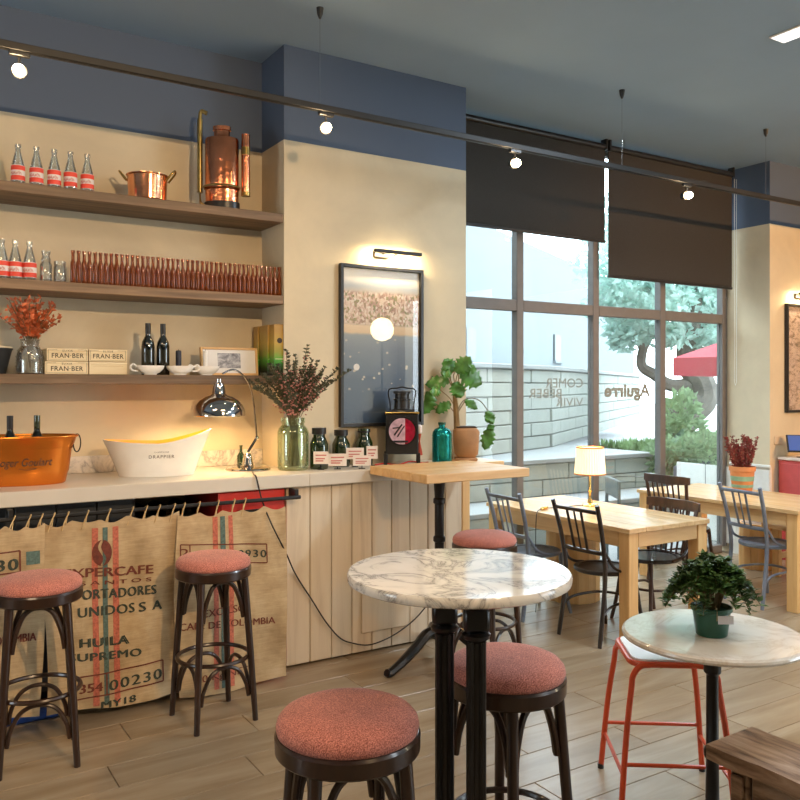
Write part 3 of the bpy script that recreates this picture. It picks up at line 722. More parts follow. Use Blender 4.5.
# outdoor metal chairs
def outdoor_chair(loc, rz, label):
    t = thing('outdoor_chair', label, 'chair', loc, rz)
    for sy in (-1, 1):
        MB().tube([(-.22, .22 * sy, 0), (-.22, .22 * sy, .76), (.20, .22 * sy, .76), (.20, .22 * sy, 0)], .018, 8).build('side_frame', 'ext_metal', t)
    MB().box(-.22, .22, -.22, .22, .43, .46, .008).build('seat', 'ext_metal', t, 0)
    MB().box(-.235, -.205, -.22, .22, .60, .77, .008).build('backrest', 'ext_metal', t, 0)
    return t
a = atpx(636, 7.75); outdoor_chair((a[0], a[1], -.02), R(-32), 'grey metal chair outside behind the dark chairs')
a = atpx(702, 9.0); outdoor_chair((a[0], a[1], -.02), R(20), 'grey metal chair outside before the planter')

# ================================================================== SHELVES AND BAR
SH = (2.677, 2.175, 1.683)
for z, nm in zip(SH, ('brown oak wall shelf, uppermost of three above the bar', 'brown oak wall shelf carrying the row of amber bottles', 'brown oak wall shelf carrying the wooden boxes and cups')):
    tag(MB().box(-1.6, 2.072, YP + .002, YR, z - .053, z, .003).build('wall_shelf', 'shelf', smooth=0), nm, 'shelf')
def dep(x, Y): return x * _F[0] + Y * _F[1]
def hz(py, px, Y): return CAM_H + (CYP - py) / FPX * dep(wx(px, Y), Y)

# bar: white slab, whitewashed boards, hatch
tag(MB().box(-1.6, XP0 - .001, 4.29, YR - .001, 1.041, 1.116, .004).box(XP0 - .001, 3.2, 4.29, YP - .001, 1.041, 1.116, .004).build('counter_top', 'counter', smooth=0),
    'long white counter slab running along the bar wall', 'counter')
t = thing('bar_counter', 'bar counter clad in whitewashed vertical boards under the white slab', 'bar counter', (0, 0, 0))
edges = [1.945, 2.098, 2.238, 2.376, 2.515, 2.655, 2.79, 2.926, 3.06, 3.195]
MB().box(1.955, 3.19, 4.352, 4.6, .02, 1.04).build('carcass', 'board', t, 0)
for a, b in zip(edges[:-1], edges[1:]): MB().box(a + .002, b - .002, 4.33, 4.351, .012, 1.04, .004).build('board', 'board', t, 0)
MB().box(3.197, 3.262, 4.33, 4.60, .012, 1.04, .006).build('corner_post', 'pine_leg', t, 0)
MB().box(2.437, 2.765, 4.318, 4.3295, .125, .405, .003).build('access_hatch', 'board', t, 0)
tag(MB().box(3.203, 3.56, 4.34, YP - .003, 1.07, 1.112, .005).build('wooden_ledge', 'pine_x', smooth=0), 'narrow pine ledge at the end of the bar under the terracotta pot', 'ledge')
# marble upstand behind the counter
t = thing('marble_backsplash', 'veined marble upstand behind the counter', 'backsplash')
for a, b in ((-1.6, .86), (.862, 1.46), (1.462, 2.074)): MB().box(a, b, YR - .018, YR - .001, 1.117, 1.215, .002).build('marble_slab', 'marble_wall', t, 0)
# dark fronts under the counter at the left and the red cabinet
t = thing('undercounter_cabinet', 'dark panelled cabinet under the white counter', 'cabinet')
MB().box(-1.6, 1.12, 4.42, 4.95, .02, 1.04).build('body', 'black', t, 0)
for i in range(14):
    x = -1.6 + i * .194; MB().box(x + .003, x + .190, 4.40, 4.42, .10, 1.035, .003).build('panel', 'dark_tile', t, 0)
t = thing('red_cabinet', 'red metal cabinet with black handle beside the white boards', 'cabinet', (1.74, 4.42, 0))
MB().box(-.20, .195, -.10, .5, .02, 1.035, .006).build('body', 'red_cab', t, 0)
MB().box(-.19, .185, -.112, -.1005, .06, .985, .004).build('door', 'red_cab', t, 0)
MB().box(-.09, .06, -.125, -.1125, .86, .935, .004).build('handle', 'black', t, 0)
t = thing('bottle_rack', 'dark rack of bottles lying under the counter', 'rack', (1.33, 4.55, 0))
MB().box(-.2, .2, -.02, .3, .02, .88, .004).build('body', 'black', t, 0)
for i in range(3):
    o = tag(MB().lathe([(.0, 0), (.036, 0), (.037, .18), (.014, .23), (.013, .29), (0, .29)], 14).build('lying_bottle', 'wine'), 'dark bottle lying on the rack under the counter', 'bottle', 'bottles on the rack under the counter')
    o.location = (1.33 - .12 + i * .12, 4.83, .918); o.rotation_euler = (PI / 2, 0, 0)
tag(MB().box(.25, .72, 4.29, 4.38, .0, .07, .01).build('blue_crate', 'blue_plastic', smooth=0), 'low blue plastic crate under the bean sacks', 'crate')

# rail and coffee sacks
YS = 4.215; ZR = .992
t = thing('sack_rail', 'black rod under the counter edge carrying the coffee sacks', 'rail', (0, 0, 0))
MB().tube([(-1.5, YS + .02, ZR), (1.99, YS + .02, ZR)], .011, 10).build('rod', 'black', t)
for x in (-.9, .5, 1.97): MB().box(x - .012, x + .012, YS + .02, 4.32, ZR - .012, ZR + .045, .003).build('bracket', 'black', t, 0)
def sack(x0, x1, zb, zt, ph, label, skew=0.0, layer=0.0):
    def sy(x, z):
        k = (z - zb) / (zt - zb)
        return YS - .012 - layer - (1 - k) * .035 + .010 * math.sin(11 * x + ph) * (.35 + .65 * (1 - k)) + .006 * math.sin(7 * z + 3 * x + ph) + .004 * math.sin(31 * x + 9 * z)
    def edge(k): return .012 * math.sin(5 * k + ph)
    nx, nz = 44, 48
    t = thing('coffee_sack', label, 'sack', ((x0 + x1) / 2, YS, zb)); ox, oy, oz = (x0 + x1) / 2, YS, zb
    vs = []; fs = []
    for s_ in (0, 1):
        for j in range(nz + 1):
            k = j / nz
            for i in range(nx + 1):
                h = i / nx; xa = x0 + edge(k) + skew * (1 - k); xb = x1 + edge(k + .4) * .6 + skew * (1 - k) * 1.2
                x = xa + (xb - xa) * h
                top = zt - .020 * abs(math.sin(h * PI * 5)) - .012 * math.sin(h * 9 + ph) ** 2
                bot = zb + .012 * math.sin(h * 6 + ph)
                z = bot + (top - bot) * k
                vs.append((x - ox, sy(x, z) + (.006 if s_ else 0) - oy, z - oz))
    W = nx + 1; N = W * (nz + 1)
    for j in range(nz):
        for i in range(nx):
            a = j * W + i; fs += [(a, a + 1, a + W + 1, a + W), (N + a, N + a + W, N + a + W + 1, N + a + 1)]
    bd = [i for i in range(nx)] ; 
    for i in range(nx):
        fs.append((i, N + i, N + i + 1, i + 1)); b_ = nz * W + i; fs.append((b_, b_ + 1, N + b_ + 1, N + b_))
    for j in range(nz):
        a = j * W; fs.append((a, a + W, N + a + W, N + a)); a = j * W + nx; fs.append((a, N + a, N + a + W, a + W))
    MB().add(vs, fs).build('cloth', 'burlap', t, 60)
    def surf(x, z, e=.0025): return (x - ox, sy(x, z) - e - oy, z - oz)
    return t, surf, (x0, x1, zb, zt)
def strip(t, surf, xa, xb, za, zb, mat, e=.002, wob=0.0):
    vs = []; fs = []; n = 40
    for j in range(n + 1):
        z = za + (zb - za) * j / n
        for x in (xa, (xa + xb) / 2, xb): vs.append(surf(x + wob * math.sin(z * 5), z, e))
    for j in range(n):
        for i in range(2): a = j * 3 + i; fs.append((a, a + 1, a + 4, a + 3))
    return MB().add(vs, fs).build('stripe', mat, t, 60)
def hline(t, surf, xa, xb, za, zb, w, mat, e=.003):
    n = 30; vs = []; fs = []
    for j in range(n + 1):
        h = j / n; x = xa + (xb - xa) * h; z = za + (zb - za) * h
        dx, dz = (0, w) if abs(xb - xa) > abs(zb - za) else (w, 0)
        vs += [surf(x - dx / 2, z - dz / 2, e), surf(x + dx / 2, z + dz / 2, e)]
    for j in range(n): fs.append((2 * j, 2 * j + 1, 2 * j + 3, 2 * j + 2))
    return MB().add(vs, fs).build('printed_line', mat, t, 60)
def frame_print(t, surf, xa, xb, z0, z1, mat, tilt=0.0, w=.006, divs=()):
    hline(t, surf, xa, xb, z0, z0 + tilt, w, mat); hline(t, surf, xa, xb, z1, z1 + tilt, w, mat)
    hline(t, surf, xa, xa, z0, z1, w, mat); hline(t, surf, xb, xb, z0 + tilt, z1 + tilt, w, mat)
    for d in divs: hline(t, surf, d, d, z0 + tilt * (d - xa) / (xb - xa), z1 + tilt * (d - xa) / (xb - xa), w, mat)
def words(t, surf, s, pxa, pxb, py, size, mat, tilt=0.0, bold=0.0, **kw):
    xa, xb = wx(pxa, YS), wx(pxb, YS); zc_ = hz(py, (pxa + pxb) / 2, YS); xm = (xa + xb) / 2
    me = text_mesh(s, size, **kw); w = max(v.co.x for v in me.vertices) - min(v.co.x for v in me.vertices); bpy.data.meshes.remove(me)
    return lettering(s, size, mat, t, lambda x, y: surf(xm + x, zc_ + y + tilt * x, .0035), sx=(xb - xa) / w, bold=bold, **kw)
def ties(t, pxs, ztop):
    ox, oy, oz = t.location
    for px in pxs:
        x = wx(px, YS)
        pts = [(x - .022, YS - .018, ztop - .045), (x - .008, YS - .012, ztop - .005), (x + .012, YS + .002, ZR + .012), (x + .016, YS + .02, ZR + .016), (x + .012, YS + .036, ZR), (x, YS + .012, ztop - .03)]
        MB().tube([(p[0] - ox, p[1] - oy, p[2] - oz) for p in smooth_path(pts, 4)], .0032, 6).build('tie', 'twine', t)
# middle sack, the big print
x0, x1 = wx(44, YS), wx(177, YS)
t, sf, _ = sack(x0, x1, .05, .975, .6, 'burlap coffee sack with coffee bean emblem hung on the rail')
for pa, pb, m in ((91, 97, 'stripe_red'), (101.5, 106.5, 'stripe_green'), (111.5, 117.5, 'stripe_red')): strip(t, sf, wx(pa, YS), wx(pb, YS), .065, .925, m)
cxb, czb = wx(101, YS), hz(552, 101, YS)
for sgn, e in ((-1, .004), (1, .004)):
    pts = []
    for i in range(17):
        a = PI / 2 + sgn * PI * i / 16; pts.append((cxb + .046 * math.cos(a), czb + .064 * math.sin(a)))
    inner = [(cxb + sgn * -.007 + .012 * math.sin(k * 2 * PI), czb + .06 - .12 * (1 - k)) for k in [i / 8 for i in range(9)]]
    poly = pts + inner
    MB().add([sf(p[0], p[1], e) for p in poly], [tuple(range(len(poly)))]).build('bean_emblem', 'ink_red', t, 0)
words(t, sf, 'EXPERCAFE', 62, 151, 571.5, .062, 'ink_red', -.06, bold=.005)
words(t, sf, 'S A N T O S', 79, 150, 581, .028, 'ink_red', -.06, bold=.002)
words(t, sf, 'EXPORTADORES', 57, 154, 593, .066, 'ink_green', -.055, bold=.006, space=1.1)
words(t, sf, 'UNIDOS', 76, 132, 609.5, .066, 'ink_green', -.04, bold=.005, space=1.1)
words(t, sf, 'S', 137, 144, 606.5, .066, 'ink_green', -.04, bold=.005)
words(t, sf, 'A', 151, 160, 604.5, .066, 'ink_green', -.04, bold=.005)
words(t, sf, 'HUILA', 77, 125, 640, .06, 'ink_green', -.07, bold=.008, space=1.1)
words(t, sf, 'SUPREMO', 67, 138, 653.5, .054, 'ink_green', -.07, bold=.006, space=1.1)
zf0, zf1 = hz(694, 110, YS), hz(676, 110, YS)
frame_print(t, sf, wx(72, YS), wx(161, YS), hz(697.5, 72, YS), hz(676, 72, YS), 'ink_red', .012, .007, (wx(104, YS),))
words(t, sf, '354', 77, 99, 685.5, .062, 'ink_red', .0, bold=.005)
words(t, sf, '00230', 106, 159, 677, .07, 'ink_green', .03, bold=.004, space=1.15)
words(t, sf, 'MY18', 98, 132, 698.5, .048, 'ink_green', .0, bold=.005, space=1.1)
ties(t, (52, 66, 86, 108, 131, 145, 158, 173), .97)
# right sack
x0, x1 = wx(174, YS), wx(283, YS)
t, sf, _ = sack(x0, x1, .015, .965, 2.1, 'burlap coffee sack with two stripes beside the red cabinet', .0, .014)
for pa, pb, m in ((210.5, 215.5, 'stripe_red'), (218, 223, 'stripe_green'), (226.5, 231, 'stripe_red')): strip(t, sf, wx(pa, YS), wx(pb, YS), .03, .93, m)
frame_print(t, sf, wx(178, YS), wx(264, YS), hz(563, 178, YS), hz(543.5, 178, YS), 'ink_red', -.045, .006, (wx(187, YS),))
words(t, sf, '00930', 228, 263, 553, .058, 'ink_green', -.10, bold=.003, space=1.2)
words(t, sf, '2', 177, 186, 552, .062, 'ink_red')
words(t, sf, 'EXCELSO', 200, 242, 609, .056, 'ink_red', bold=.002)
words(t, sf, 'CAFE DE COLOMBIA', 176, 271, 622, .052, 'ink_red', -.08, bold=.002)
words(t, sf, '70 Kg NET', 192, 246, 672, .05, 'ink_red', bold=.001)
ties(t, (183, 198, 217, 233, 244), .965)
# left sack
x0, x1 = wx(-60, YS), wx(46, YS)
t, sf, _ = sack(x0, x1, .08, .972, 4.0, 'burlap coffee sack with framed number beside the bean emblem sack', -.03, .006)
frame_print(t, sf, wx(-58, YS), wx(19, YS), hz(576, 5, YS), hz(555, 5, YS), 'ink_red', .02, .007)
words(t, sf, '230', -18, 16, 566, .075, 'ink_green', .05, bold=.006, space=1.15)
strip(t, sf, wx(25, YS), wx(39, YS), hz(563, 32, YS), hz(550, 32, YS), 'stripe_green')
words(t, sf, 'CAFE DE COLOMBIA', -55, 34, 641, .055, 'ink_red', .0, bold=.003)
ties(t, (-40, -20, 12, 28, 40), .97)

# cable of the desk lamp hanging over the bar front
pts = [(wx(252, 4.60), 4.60, 1.121), (wx(254, 4.35), 4.35, 1.121), (wx(256, 4.285), 4.28, 1.112), (wx(262, 4.26), 4.26, hz(500, 262, 4.26))]
for px, py in ((272, 525), (285, 553), (296, 575), (312, 600), (326, 622), (340, 638), (352, 643), (368, 645), (384, 640), (400, 631), (416, 618), (428, 604)): pts.append((wx(px, 4.305), 4.16 if px < 290 else 4.305, hz(py, px, 4.305)))
pts[4] = (wx(272, 4.15), 4.15, hz(525, 272, 4.15)); pts[5] = (wx(286, 4.2), 4.2, hz(553, 286, 4.2))
tag(MB().tube(smooth_path(pts, 5), .0042, 6).build('lamp_cable', 'cable'), 'thin dark cable drooping across the whitewashed boards', 'cable')

# ================================================================== THINGS ON THE SHELVES
def soda(loc, rz, label, group):
    t = thing('soda_bottle', label, 'bottle', loc, rz, group)
    MB().lathe([(.032, 0), (.0335, .004), (.0335, .075), (.031, .10), (.020, .145), (.0135, .17), (.013, .185), (.0155, .188), (.0155, .205), (.011, .205), (.010, .17), (.017, .145), (.028, .10), (.0305, .07), (.0305, .008), (0, .008)], 24).build('glass', 'clear', t)
    l = MB().lathe([(.0338, .012), (.0342, .013), (.0342, .091), (.0338, .092)], 24).build('label', 'label_white', t)
    MB().lathe([(.0344, .014), (.0346, .015), (.0346, .037), (.0344, .038)], 24).build('red_band', 'label_red', l)
    MB().lathe([(.0344, .066), (.0346, .067), (.0346, .089), (.0344, .090)], 24).build('red_band', 'label_red', l)
    b = MB()
    for k, (a, z) in enumerate(((-.55, .047), (-.25, .051), (.1, .047), (.4, .052), (.65, .048))):
        b.tube([(.0352 * math.cos(a - PI / 2 - .2 + .1 * j), .0352 * math.sin(a - PI / 2 - .2 + .1 * j), z + .008 * math.sin(j * 1.6 + k)) for j in range(5)], .0016, 5)
    b.build('script_mark', 'ink_pink', l)
    return t
Y1 = 4.700
g = 'soda bottles on the uppermost shelf'; s0 = None
NTH = ('next to the copper pot', 'second from the copper pot', 'third from the copper pot', 'fourth from the copper pot', 'farthest from the copper pot')
for k_, px in enumerate((18, 36.5, 54.2, 70.5, 87.3)):
    lab = 'empty glass soda bottle with red and white label, ' + NTH[4 - k_]
    loc = (wx(px, Y1), Y1, SH[0] + .001)
    if s0 is None: s0 = soda(loc, R(-28), lab, g)
    else: dup(s0, loc, R(-28), lab)
for px, w_ in ((1.8, 'third from'), (15.2, 'second from'), (29.6, 'next to')):
    dup(s0, (wx(px, Y1), Y1, SH[1] + .001), R(-28), 'empty glass soda bottle with red and white label, ' + w_ + ' the glass carafe', 'soda bottles on the middle shelf')
# carafe and tumbler
t = thing('glass_carafe', 'small clear glass carafe with collar next to the soda bottles', 'carafe', (wx(46, 4.71), 4.71, SH[1] + .001))
MB().lathe([(.028, 0), (.031, .004), (.031, .09), (.022, .105), (.026, .115), (.018, .135), (.022, .15), (.024, .162), (.021, .162), (.015, .135), (.018, .105), (.028, .088), (.028, .01), (0, .01)], 24).build('glass', 'clear', t)
t = thing('glass_jar', 'short clear glass jar between carafe and amber bottles', 'jar', (wx(60, 4.71), 4.71, SH[1] + .001))
MB().lathe([(.03, 0), (.033, .004), (.033, .08), (.028, .09), (.031, .095), (.031, .112), (.027, .112), (.025, .09), (.03, .08), (.03, .01), (0, .01)], 24).build('glass', 'clear', t)
# amber bottles
t0 = thing('amber_bottle', 'narrow amber glass bottle in the long row on the middle shelf', 'bottle', (0, 0, 0), 0, 'amber bottles on the middle shelf')
MB().lathe([(.0125, 0), (.0138, .003), (.0138, .098), (.0128, .112), (.0085, .124), (.0082, .160), (.0104, .162), (.0104, .176), (.0075, .176), (.006, .12), (.0115, .10), (.0118, .008), (0, .008)], 14).build('glass', 'amber', t0)
xa, xb = wx(73, 4.69), wx(279, 4.69); nb = int((xb - xa) / .0284)
for row_, yb in ((0, 4.69), (1, 4.719)):
    for i in range(nb + 1):
        loc = (xa + (xb - xa) * i / nb + random.uniform(-.0003, .0003), yb + random.uniform(-.0008, .0008), SH[1] + .001)
        if row_ == 0 and i == 0: t0.location = loc
        elif row_ == 0 : dup(t0, loc, random.uniform(0, 6))
# copper pot
def at3(px, Y, z): return (wx(px, Y), Y, z)
t = thing('copper_pot', 'round copper pot with two brass handles on the uppermost shelf', 'pot', at3(147.5, 4.775, SH[0] + .001), R(-30))
MB().lathe([(0, 0), (.098, 0), (.106, .008), (.112, .14), (.119, .146), (.119, .150), (.109, .150), (.105, .14), (.1, .012), (0, .012)], 36).build('body', 'copper', t)
for s in (-1, 1):
    MB().tube(smooth_path([(s * .112, -.03, .118), (s * .150, -.024, .165), (s * .158, 0, .178), (s * .150, .024, .165), (s * .112, .03, .118)], 5), .006, 8).build('handle', 'brass', t)
# copper backpack sprayer
Yq = 4.775; t = thing('copper_sprayer', 'old copper backpack sprayer tank with brass pump tubes', 'sprayer', at3(222, Yq, SH[0] + .001), R(-30)); k = dep(wx(222, Yq), Yq) / FPX
MB().lathe([(.0, 0), (.102, 0), (.104, .035), (.098, .04), (.10, .1), (.107, .105), (.107, .118), (.10, .122), (.101, .35), (.095, .362), (.05, .372), (.048, .378), (.048, .40), (.055, .402), (.055, .422), (0, .425)], 36, sy=.72).build('tank', 'copper_dent', t)
MB().lathe([(.1045, 0), (.1065, .002), (.1065, .038), (.1045, .04)], 36, sy=.73).build('base_band', 'iron', t)
MB().tube(smooth_path([(-.125, -.02, .03), (-.128, -.02, .06), (-.135, 0, .12)] , 4) , .005, 8).build('feed_pipe', 'old_brass', t)
MB().tube([(-.132, 0, .09), (-.132, 0, .46)], .016, 12).tube(smooth_path([(-.132, 0, .46), (-.125, 0, .50), (-.09, 0, .49)], 4), .011, 10).build('pump_handle', 'old_brass', t)
MB().tube(smooth_path([(-.132, -.01, .1), (-.12, -.03, .04), (-.085, -.07, .012)], 4), .005, 8).build('hose', 'brass', t)
MB().tube(arc((0, 0, .112), .112, PI * 1.05, PI * 1.95, 14, 'xy'), .005, 8, flat=1).build('strap_ring', 'old_brass', t)
MB().tube([(.142, 0, .085), (.142, 0, .385)], .026, 16).build('air_cylinder', 'copper_dent', t)
MB().tube([(.142, 0, .28), (.142, 0, .32)], .0275, 16).build('collar', 'old_brass', t); MB().tube([(.142, 0, .075), (.142, 0, .095)], .0275, 16).build('end_cap', 'old_brass', t)
for o in t.children: o.scale.z = 1.2
# lower shelf
t = thing('black_bucket', 'matte black bucket with cream lid at the end of the lower shelf', 'bucket', at3(-13, 4.80, SH[2] + .001))
MB().lathe([(0, 0), (.09, 0), (.12, .125), (.125, .127), (.125, .134), (.114, .134), (.085, .01), (0, .01)], 28).build('body', 'felt_black', t)
MB().lathe([(.0, .135), (.122, .135), (.122, .142), (.06, .150), (0, .152)], 28).build('lid', 'cream', t)
t = thing('cut_glass_vase', 'cut glass vase holding orange red foliage', 'vase', at3(30, 4.76, SH[2] + .001))
MB().lathe([(.058, 0), (.066, .006), (.068, .09), (.058, .13), (.044, .15), (.046, .175), (.052, .185), (.048, .185), (.041, .175), (.039, .15), (.052, .13), (.062, .09), (.06, .012), (0, .012)], 28).build('glass', 'clear', t)
b = MB()
for i in range(80):
    a = i * 2.4; z = .015 + .12 * (i / 80); r = .0685 - .010 * max(0, (z - .09) / .045)
    b.lathe([(0, -.004), (.004, 0), (0, .004)], 5, (r * math.cos(a), r * math.sin(a), z))
o = b.build('cut_studs', 'clear', t); o['kind'] = 'stuff'
fl_ = tag(thing('foliage_bouquet', 'bouquet of orange red foliage standing in the cut glass vase', 'flowers', at3(30, 4.76, SH[2] + .02)))
st = MB(); lf = MB()
for i in range(44):
    a = random.uniform(0, 2 * PI); el = random.uniform(.15, 1.0); L_ = random.uniform(.17, .28)
    d = Vector((math.cos(a) * el * .95, math.sin(a) * el * .55, 1.0)).normalized()
    pts = [(0, 0, .0), d * .13 * .3 + Vector((0, 0, .13)), Vector((0, 0, .13)) + d * L_ * .5, Vector((0, 0, .12)) + d * L_ + Vector((0, 0, -.02 * el))]
    sp_ = smooth_path(pts, 4); st.tube(sp_, .0018, 4)
    for q in range(26):
        f = .45 + .6 * q / 26; p = Vector(sp_[min(len(sp_) - 1, int(f * (len(sp_) - 1)))])
        lf.leaf(p, (random.uniform(-1, 1), random.uniform(-1, 1), random.uniform(-.2, 1)), (random.random(), random.random(), .5), random.uniform(.024, .042), .017)
st.build('stems', 'stem', fl_)['kind'] = 'stuff'; o = lf.build('leaves', 'orange_flower', fl_, 0, recalc=False); o['kind'] = 'stuff'
# four wooden boxes
def wbox(pa, pb, z, label, blank=False):
    Yb = 4.715; xa, xb = wx(pa, Yb), wx(pb, Yb); w = (xb - xa) / 2; h = .068
    t = thing('wooden_box', label, 'box', ((xa + xb) / 2, Yb, z), 0, None)
    MB().box(-w, w, 0, .17, 0, h - .014, .002).build('body', 'box_wood', t, 0)
    MB().box(-w, w, 0, .17, h - .0135, h, .002).build('lid', 'box_wood', t, 0)
    if not blank:
        lettering('FRAN·BER', .035, 'ink', t, lambda x, y: (x, -.0006, .029 + y), sx=1.0, offset=.0004, space=1.08)
        lettering('ELIXIR', .015, 'ink', t, lambda x, y: (x, -.0006, .056 + y), space=1.3)
        for z_ in (.006, .0615):
            for s in (-1, 1): MB().box(s * w * .92 - s * w * (.42 if z_ > .03 else .92), s * w * .92, -.0006, .0002, z_, z_ + .0012).build('printed_line', 'ink', t, 0)
        for s in (-1, 1): MB().box(s * w * .92 - .0006, s * w * .92 + .0006, -.0006, .0002, .006, .0627).build('printed_line', 'ink', t, 0)
    else: MB().box(-w * .8, w * .8, -.0006, .0002, .045, .0465).build('printed_line', 'twine', t, 0)
    return t
wbox(45.0, 88.3, SH[2] + .001, 'lettered wooden box under another, beside the cut glass vase')
wbox(89.2, 127.2, SH[2] + .001, 'plain faced wooden box under another on the lower shelf', True)
wbox(46.8, 88.0, SH[2] + .071, 'lettered wooden box, upper one next to the cut glass vase')
wbox(89.0, 127.0, SH[2] + .071, 'lettered wooden box stacked on the plain faced box')
# wine bottles, candle
def wine(loc, label, group, caps='black', h=1.0):
    t = thing('wine_bottle', label, 'bottle', loc, R(-30), group)
    MB().lathe([(0, 0), (.035, 0), (.037, .004), (.037, .165 * h), (.033, .19 * h), (.0155, .225 * h), (.0135, .28 * h), (.0150, .283 * h), (.0150, .296 * h), (0, .297 * h)], 24).build('glass', 'wine', t)
    MB().lathe([(.0155, .235 * h), (.0157, .236 * h), (.0157, .2975 * h), (0, .2985 * h)], 18).build('capsule', caps, t)
    return t
w0 = wine(at3(148, 4.78, SH[2] + .001), 'dark wine bottle with small white label standing behind the white cups', 'wine bottles on the lower shelf')
dup(w0, at3(163, 4.78, SH[2] + .001), R(-20), 'unlabelled dark wine bottle standing next to the dark candle')
MB().box(-.02, .012, -.0378, -.0372, .02, .04).build('label', 'label_white', w0, 0)
t = thing('navy_candle', 'slim dark candle standing behind the white cups', 'candle', at3(178.5, 4.78, SH[2] + .001))
MB().lathe([(0, 0), (.0165, 0), (.0165, .14), (.012, .145), (0, .145)], 16).build('wax', 'navy', t); MB().tube([(0, 0, .145), (0, 0, .152)], .0015, 5).build('wick', 'black', t)
t = thing('white_candle', 'slim white tube candle before the framed photo', 'candle', at3(205.5, 4.74, SH[2] + .001))
MB().lathe([(0, 0), (.013, 0), (.013, .142), (.009, .146), (0, .146)], 16).build('wax', 'white_gloss', t); MB().tube([(0, 0, .146), (0, 0, .152)], .0015, 5).build('wick', 'black', t)
def cup(px, rz, label):
    t = thing('white_cup', label, 'cup', at3(px, 4.688, SH[2] + .001), rz)
    MB().lathe([(0, 0), (.035, 0), (.037, .006), (.052, .012), (.072, .032), (.080, .052), (.077, .052), (.068, .034), (.048, .017), (0, .014)], 30, sy=.45).build('bowl', 'white_gloss', t)
    MB().tube(smooth_path([(-.074, 0, .044), (-.096, 0, .058), (-.110, 0, .046), (-.104, 0, .026), (-.070, 0, .020)], 5), .0055, 8).build('handle', 'white_gloss', t)
    return t
cup(150.5, 0, 'wide white cup before the wine bottles'); cup(180, R(170), 'wide white cup before the dark candle'); cup(206.5, 0, 'wide white cup before the framed photo')
# framed photo leaning
t = thing('framed_photo', 'pale wooden framed small grey photo leaning on the lower shelf', 'picture', at3(230, 4.80, SH[2] + .001)); t.rotation_euler = (R(-7), 0, 0)
w, h = (wx(258, 4.8) - wx(201, 4.8)) / 2, .172
for a in ((-w, -w + .014, 0, h), (w - .014, w, 0, h)): MB().box(a[0], a[1], -.011, .011, a[2], a[3], .002).build('frame_side', 'pine_leg', t, 0)
for a in ((-w + .014, w - .014, 0, .014), (-w + .014, w - .014, h - .014, h)): MB().box(a[0], a[1], -.011, .011, a[2], a[3], .002).build('frame_rail', 'pine_x', t, 0)
MB().box(-w + .014, w - .014, -.003, .008, .014, h - .014).build('mat_board', 'mat_white', t, 0)
MB().box(-.075, .07, -.0045, -.0032, .045, h - .035).build('photo_print', 'bw_photo', t, 0)
# gold cartons
lb = ['gold and green bottle carton with round window, foremost of its row', 'gold and green bottle carton, second behind the round window one', 'gold and green bottle carton, third behind the round window one', 'gold and green bottle carton against the wall behind the others']
cm = MB().box(-.036, .036, -.036, .036, 0, .315, .002).mesh('carton', 'carton', 0)
for i in range(4):
    t = thing('bottle_carton', lb[i], 'carton', (wx(279, 4.70) - .012 - (0, .010, .003, .012)[i], 4.70 + i * .077, SH[2] + .001), 0, 'gold cartons on the lower shelf')
    o = bpy.data.objects.new('carton', cm); C.objects.link(o); o.parent = t
    b = MB(); b.tube([(0, -.0375, .215), (0, -.0362, .215)], .017, 20); b.build('round_window', 'ink', t)
    MB().box(-.03, .03, -.0372, -.0362, .10, .104).build('printed_line', 'cream', t, 0)

# ================================================================== THINGS ON THE COUNTER
ZT = 1.1165
# copper bucket
Yb = 4.62; t = thing('copper_ice_bucket', 'oval copper ice bucket with script lettering on the counter', 'ice bucket', (wx(17, Yb), Yb, ZT), R(-12))
def oval(prof, sy, n=40): return MB().lathe(prof, n, sy=sy)
oval([(0, 0), (.225, 0), (.232, .006), (.243, .055), (.246, .060), (.248, .066), (.262, .175), (.266, .180), (.268, .187), (.285, .236), (.292, .242), (.290, .248), (.280, .242), (.262, .19), (.226, .012), (0, .012)], .55).build('tub', 'copper_orange', t)
MB().tube([(.29 * math.cos(a), .29 * .55 * math.sin(a), .244) for a in [2 * PI * i / 40 for i in range(40)]], .006, 8, closed=True).build('rolled_rim', 'copper_orange', t)
for s in (-1, 1):
    MB().tube([(s * (.287 + .012 * 0) + s * .018 * math.sin(a), .045 * math.cos(a) * .6, .205 + .05 * math.cos(a) * .9) for a in [2 * PI * i / 20 for i in range(20)]], .0035, 6, closed=True).build('ring_handle', 'iron', t)
lettering('Roger Goulart', .056, 'ink', t, lambda x_, y: (lambda x: (x, -.552 * (.243 + (.262 - .243) * ((.12 + y) - .055) / .12) * math.sqrt(max(0, 1 - (x / .252) ** 2)) - .002, .118 + y))(x_ + .036), shear=.35, sx=.80)
MB().tube(smooth_path([(.02, -.1372, .088), (.06, -.134, .082), (.10, -.129, .087), (.06, -.135, .092)], 4), .0012, 4).build('flourish', 'ink', t)
for px, lab in ((10, 'dark bottle in the copper bucket, black topped'), (37, 'dark bottle in the copper bucket, olive topped')):
    w = wine((wx(px, 4.63), 4.63, ZT + .015), lab, 'bottles in the copper bucket', 'black' if px == 10 else 'bottle_green', 1.13)
